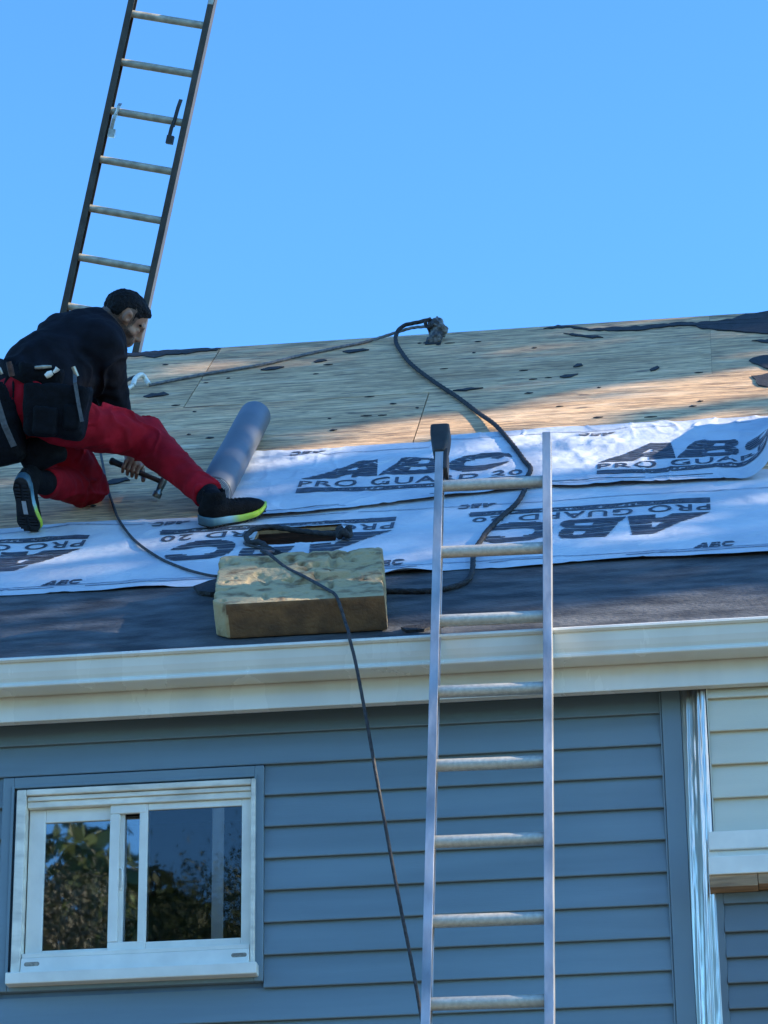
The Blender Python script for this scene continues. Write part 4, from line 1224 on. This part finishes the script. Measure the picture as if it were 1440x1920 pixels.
# head frame
hf = v3(.760, -.650, -.10); hf /= np.linalg.norm(hf)
hu = v3(.65, .76, .02); hu -= hf * (hu @ hf); hu /= np.linalg.norm(hu)
hl = np.cross(hu, hf)                              # his left (away from the viewer)
HC = v3(.110, .764, .06); HR = np.stack([hf, hl, hu])
def H(p): return (p - HC) @ HR.T
def Hw(*q): return HC + np.array(q, float) @ HR

def head_sdf(p):
    q = H(p)
    d = ell(q, (-.012, 0, .030), (.094, .074, .080))
    d = smin(d, ell(q, (.022, 0, -.045), (.066, .056, .072)), .03)
    d = smin(d, ell(q, (.050, 0, -.094), (.030, .030, .022)), .022)          # chin
    d = smin(d, cap(q, (-.025, .048, -.06), (.040, .030, -.092), .016, .013), .02)
    d = smin(d, cap(q, (-.025, -.048, -.06), (.040, -.030, -.092), .016, .013), .02)
    d = smin(d, cap(q, (.077, .028, .021), (.080, -.028, .021), .013, .013), .014)   # brow
    for s in (-1, 1):
        d = smax(d, -ell(q, (.096, s * .032, .003), (.016, .018, .011)), .010)        # sockets
        d = smin(d, ell(q, (.071, s * .031, .001), (.013, .015, .011)), .004)          # lids
        d = smin(d, ell(q, (.052, s * .045, -.022), (.026, .020, .018)), .018)         # cheekbones
    d = smin(d, ell(q, (.070, 0, -.054), (.026, .030, .026)), .014)
    d = smin(d, cap(q, (.084, 0, .012), (.102, 0, -.026), .0085, .0115), .012)        # nose
    d = smin(d, ell(q, (.096, 0, -.032), (.012, .017, .009)), .006)
    d = smin(d, ell(q, (.083, 0, -.062), (.014, .024, .0065)), .006)                   # lips
    d = smin(d, ell(q, (.080, 0, -.073), (.014, .021, .0065)), .006)
    for s in (-1, 1):                                                                  # ears
        e = ell(q, (.006, s * .077, .016), (.018, .009, .028))
        e = smax(e, -ell(q, (.013, s * .084, .020), (.009, .008, .015)), .004)
        d = smin(d, e, .006)
    return d

# hammer geometry first: the hand closes round its handle
ha, hb = v3(.058, .176, .0), v3(.262, .092, .03)
hd = (hb - ha) / np.linalg.norm(hb - ha)
e1 = v3(0, 0, 1) - hd * hd[2]; e1 /= np.linalg.norm(e1)        # towards the viewer
e2 = np.cross(hd, e1); e2 *= np.sign(e2[1])                    # upwards
hc = ha + hd * .088
def arc(c, ang, r): return c + (e1 * math.cos(ang) + e2 * math.sin(ang)) * r
FING = []
for k, (off, rf, ln) in enumerate(((-.031, .0085, -70), (-.0105, .0092, -95), (.0105, .0095, -95), (.031, .0090, -80))):
    c = hc + hd * off
    A = [arc(c, rad(a), r) for a, r in ((105, .034), (48, .034), (-8, .030), (ln, .026))]
    FING.append((A, rf))
thumb = [arc(hc + hd * .030, rad(150), .036), arc(hc + hd * .052, rad(205), .030), arc(hc + hd * .060, rad(255), .025)]
def hand_sdf(p):
    d = ell(p, hc + e2 * .034 - e1 * .004, (.042, .030, .018), np.stack([hd, e1, e2]))
    d = smin(d, cap(p, hc + e2 * .034 - hd * .004, rwri, .026, .026), .02)
    for A, rf in FING:
        f = cap(p, A[0], A[1], rf * 1.08, rf * 1.02)
        f = smin(f, cap(p, A[1], A[2], rf, rf * .94), .004)
        f = smin(f, cap(p, A[2], A[3], rf * .94, rf * .80), .004)
        d = smin(d, f, .004)
    t_ = smin(cap(p, thumb[0], thumb[1], .013, .011), cap(p, thumb[1], thumb[2], .011, .009), .004)
    return smin(d, t_, .008)
def body_sdf(p):
    d = head_sdf(p)
    d = smin(d, cap(p, Hw(-.035, 0, -.045), nb, .050, .060), .028)
    d = smin(d, cap(p, nb, chest, .07, .125), .05)
    d = smin(d, cap(p, chest, waist, .125, .125), .05)
    d = smin(d, cap(p, waist, pelvis, .125, .13), .05)
    d = smin(d, cap(p, rsh, lsh, .065, .065), .05)
    d = smin(d, cap(p, rsh, relb, .055, .042), .03)
    d = smin(d, cap(p, relb, rwri, .040, .026), .015)
    d = smin(d, cap(p, lsh, lelb, .055, .042), .03)
    d = smin(d, cap(p, lelb, lwri, .040, .028), .015)
    d = smin(d, cap(p, pelvis, lhip, .12, .085), .04)
    d = smin(d, cap(p, pelvis, rhip, .12, .085), .04)
    d = smin(d, cap(p, lhip, lknee, .08, .055), .03)
    d = smin(d, cap(p, lknee, lank, .052, .038), .02)
    d = smin(d, cap(p, rhip, rknee, .08, .058), .03)
    d = smin(d, cap(p, rknee, rank, .056, .038), .02)
    return smin(d, hand_sdf(p), .012)
V_, F_ = nets(body_sdf, (-.46, -.06, -.36), (.56, .94, .62), .0046)
# beard stubble is a second skin tone on the jaw
cen = V_[F_].mean(1); q = H(cen)
m_beard = M('stubbled_skin', (.10, .06, .042), .6, var=.3, scale=140, bump=.2)
sd_ = np.abs(q[:, 1])
jl = (q[:, 2] < -.016 - .30 * np.clip(q[:, 0] - .03, 0, .1) + .10 * np.clip(.02 - q[:, 0], 0, .06)) & (q[:, 2] > -.125) & (q[:, 0] > -.035) & (sd_ < .08)
jl &= ~((q[:, 0] > .085) & (q[:, 2] > -.048)) & ~((q[:, 0] > .078) & (sd_ < .022) & (q[:, 2] < -.055) & (q[:, 2] > -.078))
hl_ = np.interp(q[:, 0], [-.13, -.06, -.028, -.016, .022, .028, .040, .050], [-.038, -.034, -.022, .044, .050, .006, .008, .044])
jl |= (q[:, 2] > hl_ - .022) & (q[:, 0] < .045) & (q[:, 0] > -.11) & (q[:, 2] > -.065) & (np.linalg.norm(q, axis=1) < .14) & (np.abs(q[:, 1]) < .072)
body = make('body', V_, F_, [m_skin, m_beard], man, jl.astype(int).tolist(), True, local=True)

def hair_sdf(p):
    q = H(p); ay = np.abs(q[:, 1])
    d = ell(q, (-.014, 0, .032), (.0985, .0785, .0855)) + .003 * noise3(q * 150, 11) + .0025 * noise3(q * 60, 12)
    top = ell(q, (.045, 0, .078), (.037, .048, .018)) + .004 * noise3(q * 100, 13)                  # short front lock
    d = smin(d, top, .02)
    d = d + .004 * np.maximum(0, 1 - np.abs(noise3(q * v3(60, 160, 60), 14)) * 3)
    # hairline: forehead edge, temple, in front of the ear, round behind it to the nape
    x = q[:, 0]
    line = np.interp(x, [-.13, -.06, -.028, -.016, .022, .028, .040, .050, .056, .075, .10], [-.038, -.034, -.022, .044, .050, .006, .008, .044, .052, .066, .076])
    fade = np.clip((line + .030 - q[:, 2]) / .03, 0, 1) * (x < .045)
    return smax(d + .006 * fade, line - q[:, 2], .004)
sdf_obj('hair', hair_sdf, HC - .15, HC + .15, .0042, m_hair, man)
for s in (-1, 1):
    f = lambda p, s=s: np.minimum(cap(H(p), (.084, s * .014, .022), (.068, s * .048, .023), .0062, .0045), cap(H(p), (.080, s * .020, -.001), (.068, s * .046, -.002), .0042, .0036))
    sdf_obj('eyebrow', f, Hw(.08, s * .03, .01) - .05, Hw(.08, s * .03, .01) + .05, .0025, m_hair, man)

def folds(p, amt, sc, seed):
    return amt * noise3(p * sc, seed) + amt * .5 * noise3(p * sc * 2.3, seed + 1)
def shirt_sdf(p):
    d = cap(p, v3(-.225, .455, .31), waist, .168, .165)
    d = smin(d, cap(p, waist, chest, .165, .160), .06)
    d = smin(d, cap(p, chest, nb - v3(.01, .02, 0), .158, .085), .06)
    d = smin(d, cap(p, v3(-.12, .66, .10), v3(-.02, .70, .06), .13, .10), .05)
    d = smin(d, cap(p, rsh, lsh, .088, .088), .06)
    d = smin(d, cap(p, rsh, relb, .083, .066), .035)
    d = smin(d, cap(p, relb, relb + (rwri - relb) * .62, .064, .052), .02)
    d = smin(d, cap(p, lsh, lelb, .083, .066), .035)
    d = smin(d, cap(p, lelb, lwri, .062, .05), .02)
    d = smin(d, cap(p, Hw(-.045, 0, -.082), nb, .058, .072), .02)                                # collar
    # drag folds from the shoulder to the waist and rings on the sleeve
    ax = (p - chest) @ (v3(-.6, -.7, .3)); d = d + .0035 * np.sin(ax * 75 + 5 * noise3(p * 7, 15)) * np.clip(noise3(p * 5, 16) + .4, 0, 1)
    se = (p - rsh) @ ((relb - rsh) / np.linalg.norm(relb - rsh))
    near = np.exp(-((cap(p, rsh, relb, .083, .066)) / .03) ** 2)
    d = d + near * .0018 * np.sin(se * 80 + 6 * noise3(p * 9, 17))
    d = d + folds(p, .006, 13, 18) - .012 * np.maximum(0, 1 - np.abs(noise3(p * v3(9, 6, 8), 63)) * 6) * np.clip(noise3(p * 4, 64) + .5, 0, 1)
    d = smax(d, -(p - v3(-.262, .395, .33)) @ v3(.50, .86, -.1) , .006)                          # hem
    d = smax(d, -(head_sdf(p) - .004), .004)
    hh_ = H(p); d = smax(d, -cap(hh_, (.02, 0, -.02), (.06, 0, -.10), .10, .075), .008)
    return d
sdf_obj('shirt', shirt_sdf, (-.47, .2, -.36), (.34, .90, .56), .0065, m_shirt, man)

def trouser_sdf(p):
    d = ell(p, pelvis, (.175, .135, .165))
    d = smin(d, cap(p, pelvis, lhip, .155, .112), .05)
    d = smin(d, cap(p, pelvis, rhip, .155, .116), .05)
    L = cap(p, lhip, lknee + v3(.012, .012, 0), .108, .079)
    L = smin(L, cap(p, lknee + v3(.010, .0, 0), lank, .078, .058), .012)
    Rl = cap(p, rhip, rknee, .112, .084)
    Rl = smin(Rl, cap(p, rknee, rank, .082, .058), .02)
    sr = (p - rknee) @ ((rank - rknee) / np.linalg.norm(rank - rknee))
    Rl = Rl + .0035 * np.sin(sr * 95 + 7 * noise3(p * 8, 19)) * np.clip(.35 + noise3(p * 6, 20), 0, 1) - .006 * np.exp(-((sr + .02) / .05) ** 2) * noise3(p * 20, 26)
    sl_ = (p - lknee) @ ((lank - lknee) / np.linalg.norm(lank - lknee))
    L = L + .004 * np.sin(sl_ * 85 + 7 * noise3(p * 8, 21)) * np.clip(.35 + noise3(p * 6, 22), 0, 1)
    d = smin(d, np.minimum(L, Rl), .03)
    d = d + folds(p, .006, 15, 23) - .011 * np.maximum(0, 1 - np.abs(noise3(p * v3(9, 14, 9), 61)) * 6) * np.clip(noise3(p * 4, 62) + .5, 0, 1)
    cu = (rank - rknee) / np.linalg.norm(rank - rknee)
    d = smax(d, np.where(np.linalg.norm(p - rank, axis=1) < .16, (p - rank) @ cu - .012, -1), .006)
    cu = (lank - lknee) / np.linalg.norm(lank - lknee)
    d = smax(d, np.where(np.linalg.norm(p - lank, axis=1) < .13, (p - lank) @ cu - .004, -1), .006)
    return smax(d, np.where(np.linalg.norm(p - pelvis, axis=1) < .26, (p - pelvis) @ v3(.50, .86, -.1) - .10, -1), .01)
sdf_obj('trousers', trouser_sdf, (-.45, -.06, -.2), (.58, .62, .62), .0062, m_red, man)

# shoes, each built at its own origin: toe +x, his left +y, up +z
def shoe(T, Z, base, name='shoe', heel_dx=.145):
    T = np.array(T, float); T /= np.linalg.norm(T); Z = np.array(Z, float); Z -= T * (Z @ T); Z /= np.linalg.norm(Z)
    Y = np.cross(Z, T)
    sh = bpy.data.objects.new(name, None); COL.objects.link(sh); sh.parent = man; sh.empty_display_size = .1
    sh.matrix_basis = Matrix.Translation(base) @ Matrix(((T[0], Y[0], Z[0]), (T[1], Y[1], Z[1]), (T[2], Y[2], Z[2]))).to_4x4()
    hw = lambda x: 1.1 * np.interp(x, [-.145, -.135, -.10, -.03, .03, .075, .11, .135, .145], [.010, .026, .036, .034, .041, .049, .043, .024, .006])
    lift_ = lambda x: np.interp(x, [-.145, -.11, .03, .09, .145], [.012, .0, .0, .010, .036])
    thk = lambda x: np.interp(x, [-.145, -.05, .05, .145], [.036, .031, .024, .015])
    # sole: rounded outline, flared, rockered
    xs = np.linspace(-.145, .145, 40)
    ring = [(x, hw(x)) for x in xs] + [(x, -hw(x)) for x in xs[::-1]]
    n = len(ring)
    def lay(f, sc, off=0.0): return [(x, y * sc - (.003 if y > 0 else 0), lift_(x) + thk(x) * f + off) for x, y in ring]
    Ls = [lay(0, .90), lay(.10, .97), lay(.45, 1.04), lay(.8, 1.0), lay(1.0, .94)]
    V_ = sum(Ls, []); F_ = [(k * n + i, k * n + (i + 1) % n, (k + 1) * n + (i + 1) % n, (k + 1) * n + i) for k in range(4) for i in range(n)]
    F_ = [f[::-1] for f in F_]
    make('midsole', V_, F_ + [tuple(range(4 * n, 5 * n))[::-1]], m_mid, sh, None, True, at=(0, 0, 0), local=True)
    b_ = MB()
    Lo = [(x, y * .90, lift_(x) + .001) for x, y in ring] + [(x, y * .88, lift_(x) - .005) for x, y in ring]
    b_.add(Lo, [(i, (i + 1) % n, n + (i + 1) % n, n + i) for i in range(n)] + [tuple(range(n, 2 * n))])
    for x in np.arange(-.12, .125, .016):          # tread lugs
        if -.045 < x < .03: continue
        for s in (-1, 1):
            y0, y1 = .006, float(hw(x)) * .78
            if y1 - y0 < .006: continue
            b_.box(x, x + .010, s * y0 if s > 0 else -y1, y1 if s > 0 else -y0, float(lift_(x)) - .0085, float(lift_(x)) - .004)
    make('outsole', np.array(b_.v), b_.f, m_outsole, sh, None, False, at=(0, 0, 0), local=True)
    b_ = MB(); b_.box(-.040, .026, -.010, .008, -.0066, -.004); make('outsole_slot', np.array(b_.v), b_.f, m_logo, sh, None, False, at=(0, 0, 0), local=True)
    def up_(q):
        d = ell(q, (-.075, 0, .060), (.068, .038, .050))
        d = smin(d, ell(q, (.02, 0, .045), (.095, .041, .040)), .03)
        d = smin(d, ell(q, (.085, 0, .042), (.056, .040, .026)), .02)
        d = smin(d, cap(q, (-.075, 0, .07), (-.070, 0, .118), .045, .047), .02)
        d = smax(d, -cap(q, (-.068, 0, .112), (-.066, 0, .20), .036, .05), .006)
        lac = np.exp(-((q[:, 0] - .01) / .045) ** 2) * (np.abs(q[:, 1]) < .018)
        d = d - .003 * lac * np.sin(q[:, 0] * 380) + .0012 * noise3(q * 60, 28)
        return smax(d, (.018 + lift_(q[:, 0]) - q[:, 2]), .003)
    V_, F2 = nets(up_, (-.16, -.07, 0), (.16, .07, .17), .0045)
    make('upper', V_, F2, m_shoe, sh, None, True, at=(0, 0, 0), local=True)
    return sh
PBi = np.array(PB.transposed())
def wl(vw): return PBi @ np.array(vw, float)
def wp(P_): return PBi @ (np.array(P_, float) - np.array(PK))
# front shoe lies flat on the underlayment
tA, tB = RP(-2.108, 1.500, .012), RP(-1.845, 1.64, .012)
mid_ = (np.array(tA) + np.array(tB)) / 2
shoe(wl(tB - tA), wl(NN), wp(mid_) + wl(NN) * .007)
# rear shoe stands on its toe, sole to the viewer
T2 = v3(.08, -.80, -.62); Z2 = v3(.20, .55, -.84)
toe = wp(RP(-2.800, 1.600, .014))
T2 /= np.linalg.norm(T2); Z2 -= T2 * (Z2 @ T2); Z2 /= np.linalg.norm(Z2)
shoe(T2, Z2, toe - T2 * .140 - Z2 * .030)

for nm_, a_, c_ in (('sock', lank, toe - T2 * .215 + Z2 * .060), ('sock', rank, wp(mid_) - wl(tB - tA) / np.linalg.norm(wl(tB - tA)) * .072 + wl(NN) * .10)):
    sdf_obj(nm_, lambda p: smin(cap(p, a_, c_, .052, .043), cap(p, c_, c_ + (c_ - a_) * .05, .043, .043), .01) + .002 * noise3(p * 30, 29), np.minimum(a_, c_) - .07, np.maximum(a_, c_) + .07, .006, m_belt, man)

# tool belt
tb = bpy.data.objects.new('tool_belt', None); COL.objects.link(tb); tb.parent = man; tb.matrix_basis = Matrix.Translation((-.21, .45, .32)); tb.empty_display_size = .1
bn_ = v3(.50, .86, -.10); bn_ /= np.linalg.norm(bn_)
bx = v3(1, -.55, .2); bx -= bn_ * (bx @ bn_); bx /= np.linalg.norm(bx); bz = np.cross(bx, bn_)
bc_ = v3(-.222, .468, .315)
b = MB()
ringn = 48; rows_ = []
for hgt in (-.025, .025):
    for rr2 in (.184, .191):
        rows_.append([bc_ + bn_ * hgt + bx * math.cos(2 * math.pi * k / ringn) * rr2 + bz * math.sin(2 * math.pi * k / ringn) * rr2 * .98 for k in range(ringn)])
V_ = sum(rows_, [])
q4 = lambda a, c: [(a * ringn + k, a * ringn + (k + 1) % ringn, c * ringn + (k + 1) % ringn, c * ringn + k) for k in range(ringn)]
make('strap', V_, q4(0, 1) + q4(1, 3) + q4(3, 2) + q4(2, 0), m_belt, man and tb, None, True, local=False) if False else None
def tbl(V_): return (np.array(V_, float) - v3(-.21, .45, .32))
make('strap', tbl(V_), q4(0, 1) + q4(1, 3) + q4(3, 2) + q4(2, 0), m_belt, tb, None, True, local=True)
def px(x, y, z): return v3((x - 185) * .002209, (945 - y) * .002209 - 0.0, z)   # photo-measured pouch corners, in metres of the pose frame
def bag(name, cx, cy, cz, hx, hy, hz, ang, mat, bulge=.012, seed=40, rd=.03, open_=True, taper=0.0):
    c = px(cx, cy, cz); ca, sa = math.cos(ang), math.sin(ang)
    Rm = np.stack([v3(ca, sa, .12), v3(-sa, ca, 0), v3(-.12, 0, 1)])
    def fn(p):
        q = (p - c) @ Rm.T
        q = q.copy(); q[:, 0] = q[:, 0] / (1 + taper * np.clip(q[:, 1] / hy, -1, 1))
        d = rbox(q, (0, 0, 0), (hx, hy, hz), rd) + bulge * (noise3(q * 11, seed) * .6 + .35 * noise3(q * 24, seed + 1))
        if open_: d = smax(d, -rbox(q, (0, hy * .9, 0), (hx - .012, hy * .5, hz - .012), .01), .004)
        return d
    e = max(hx, hy, hz) * 1.25 + .05
    V_, F_ = nets(fn, c - e, c + e, .0065)
    return make(name, tbl(V_), F_, mat, tb, None, True, local=True)
bag('pouch', 129, 776, .50, .130, .112, .060, rad(-5), m_belt, seed=41, taper=.10)
bag('pouch', 98, 852, .40, .100, .072, .050, rad(24), m_belt, seed=43, rd=.05, open_=False)
bag('pouch', 98, 712, .46, .095, .050, .045, rad(-12), m_belt, seed=47, rd=.03)
bag('pouch', 15, 798, .43, .112, .180, .070, rad(9), m_belt, seed=45, rd=.05, open_=True)
bag('pouch', 112, 796, .555, .052, .060, .026, rad(-5), m_belt, seed=49, rd=.02, bulge=.006)
bag('pouch', 160, 790, .555, .036, .055, .026, rad(-5), m_belt, seed=51, rd=.018, bulge=.006)
b = MB()
def band(pts, wd, th=.004):
    for p_, q_ in zip(pts[:-1], pts[1:]):
        d_ = (q_ - p_) / np.linalg.norm(q_ - p_); s_ = np.cross(d_, v3(0, 0, 1)); s_ /= np.linalg.norm(s_)
        z_ = v3(0, 0, th)
        b.hexa([tbl(x) for x in (p_ - s_ * wd - z_, p_ + s_ * wd - z_, p_ + s_ * wd + z_, p_ - s_ * wd + z_, q_ - s_ * wd - z_, q_ + s_ * wd - z_, q_ + s_ * wd + z_, q_ - s_ * wd + z_)])
band([px(14, 712, .55), px(26, 760, .58), px(40, 805, .58), px(54, 842, .53)], .012)
make('strap', np.array(b.v), b.f, m_strap, tb, None, False, local=True); b = MB()
band([px(163, 706, .52), px(166, 728, .575), px(173, 768, .585), px(179, 798, .585)], .007)
make('strap', np.array(b.v), b.f, m_strap, tb, None, False, local=True); b = MB()
b.tube([tbl(px(x, y, .53)) for x, y in ((0, 710), (12, 704), (24, 699), (29, 702), (33, 712))], .006, 6)
make('buckle', np.array(b.v), b.f, m_buckle, tb, None, True, local=True); b = MB()
b.tube([tbl(px(x, y, .535)) for x, y in ((161, 699), (164, 706), (168, 716))], .009, 6)
make('buckle', np.array(b.v), b.f, m_buckle, tb, None, True, local=True)

# things carried in the pouches
def inworld(a): return PB @ Vector(a.tolist()) + PK
b = MB(); b.tube([inworld(px(x, y, .525)) for x, y in ((111, 716), (117, 712), (123, 709))], [.010, .0135, .010], 10)
b.tube([inworld(px(x, y, .525)) for x, y in ((125, 709), (130, 705), (133, 701))], [.006, .009, .012], 8)
tag(b.build('tool_end', m_white, smooth=True), 'white tool end sticking out of the roofer\'s large black pouch', 'tool')
b = MB(); b.tube([inworld(px(x, y, .515)) for x, y in ((91, 700), (105, 699), (121, 698))], [.007, .009, .006], 8)
tag(b.build('pencil', m_buckle, smooth=True), 'short tan stick lying across the top of the roofer\'s pouch', 'pencil')
b = MB(); b.tube([inworld(px(x, y, .535)) for x, y in ((45, 690), (48, 702), (51, 716))], [.011, .013, .012], 8)
tag(b.build('wood_tool', m_wood, smooth=True), 'brown tool handle standing in the belt at the roofer\'s hip', 'tool')

# hammer in his right hand
ham = thing('hammer', 'hammer with a dark grip and steel head held in the roofer\'s right hand', 'hammer', inworld(ha))
b = MB(); b.tube([inworld(ha + hd * x) for x in (-.012, -.004, .01, .05, .10, .128)], [.012, .0165, .0135, .0125, .0135, .012], 10); b.build('grip', m_rubber, ham, True)
b = MB(); b.tube([inworld(ha + hd * x) for x in (.125, .16, .20, .232)], [.012, .011, .0105, .012], 8); b.build('handle', m_wood, ham, True)
hx_ = -e2 * .92 + e1 * .1; hx_ -= hd * (hx_ @ hd); hx_ /= np.linalg.norm(hx_)
tip = ha + hd * .228
b = MB(); b.tube([inworld(tip + hx_ * x) for x in (-.026, .0, .024, .042, .045, .066, .069)], [.013, .0165, .015, .013, .019, .019, .016], 12); b.build('hammer_head', m_steel_d, ham, True) if False else None
m_hsteel = M('dark_hammer_steel', (.20, .215, .20), .4, metal=.8, var=.3, scale=40)
b.build('hammer_head', m_hsteel, ham, True)
b = MB()
for s in (-1, 1):
    pts = [tip - hx_ * .018 + e1 * s * .004, tip - hx_ * .040 + hd * -.004 + e1 * s * .007, tip - hx_ * .062 - hd * .016 + e1 * s * .010, tip - hx_ * .076 - hd * .034 + e1 * s * .012]
    b.tube([inworld(p_) for p_ in pts], [.012, .010, .0075, .004], 6)
    b.build('claw', m_hsteel, ham, True); b = MB()
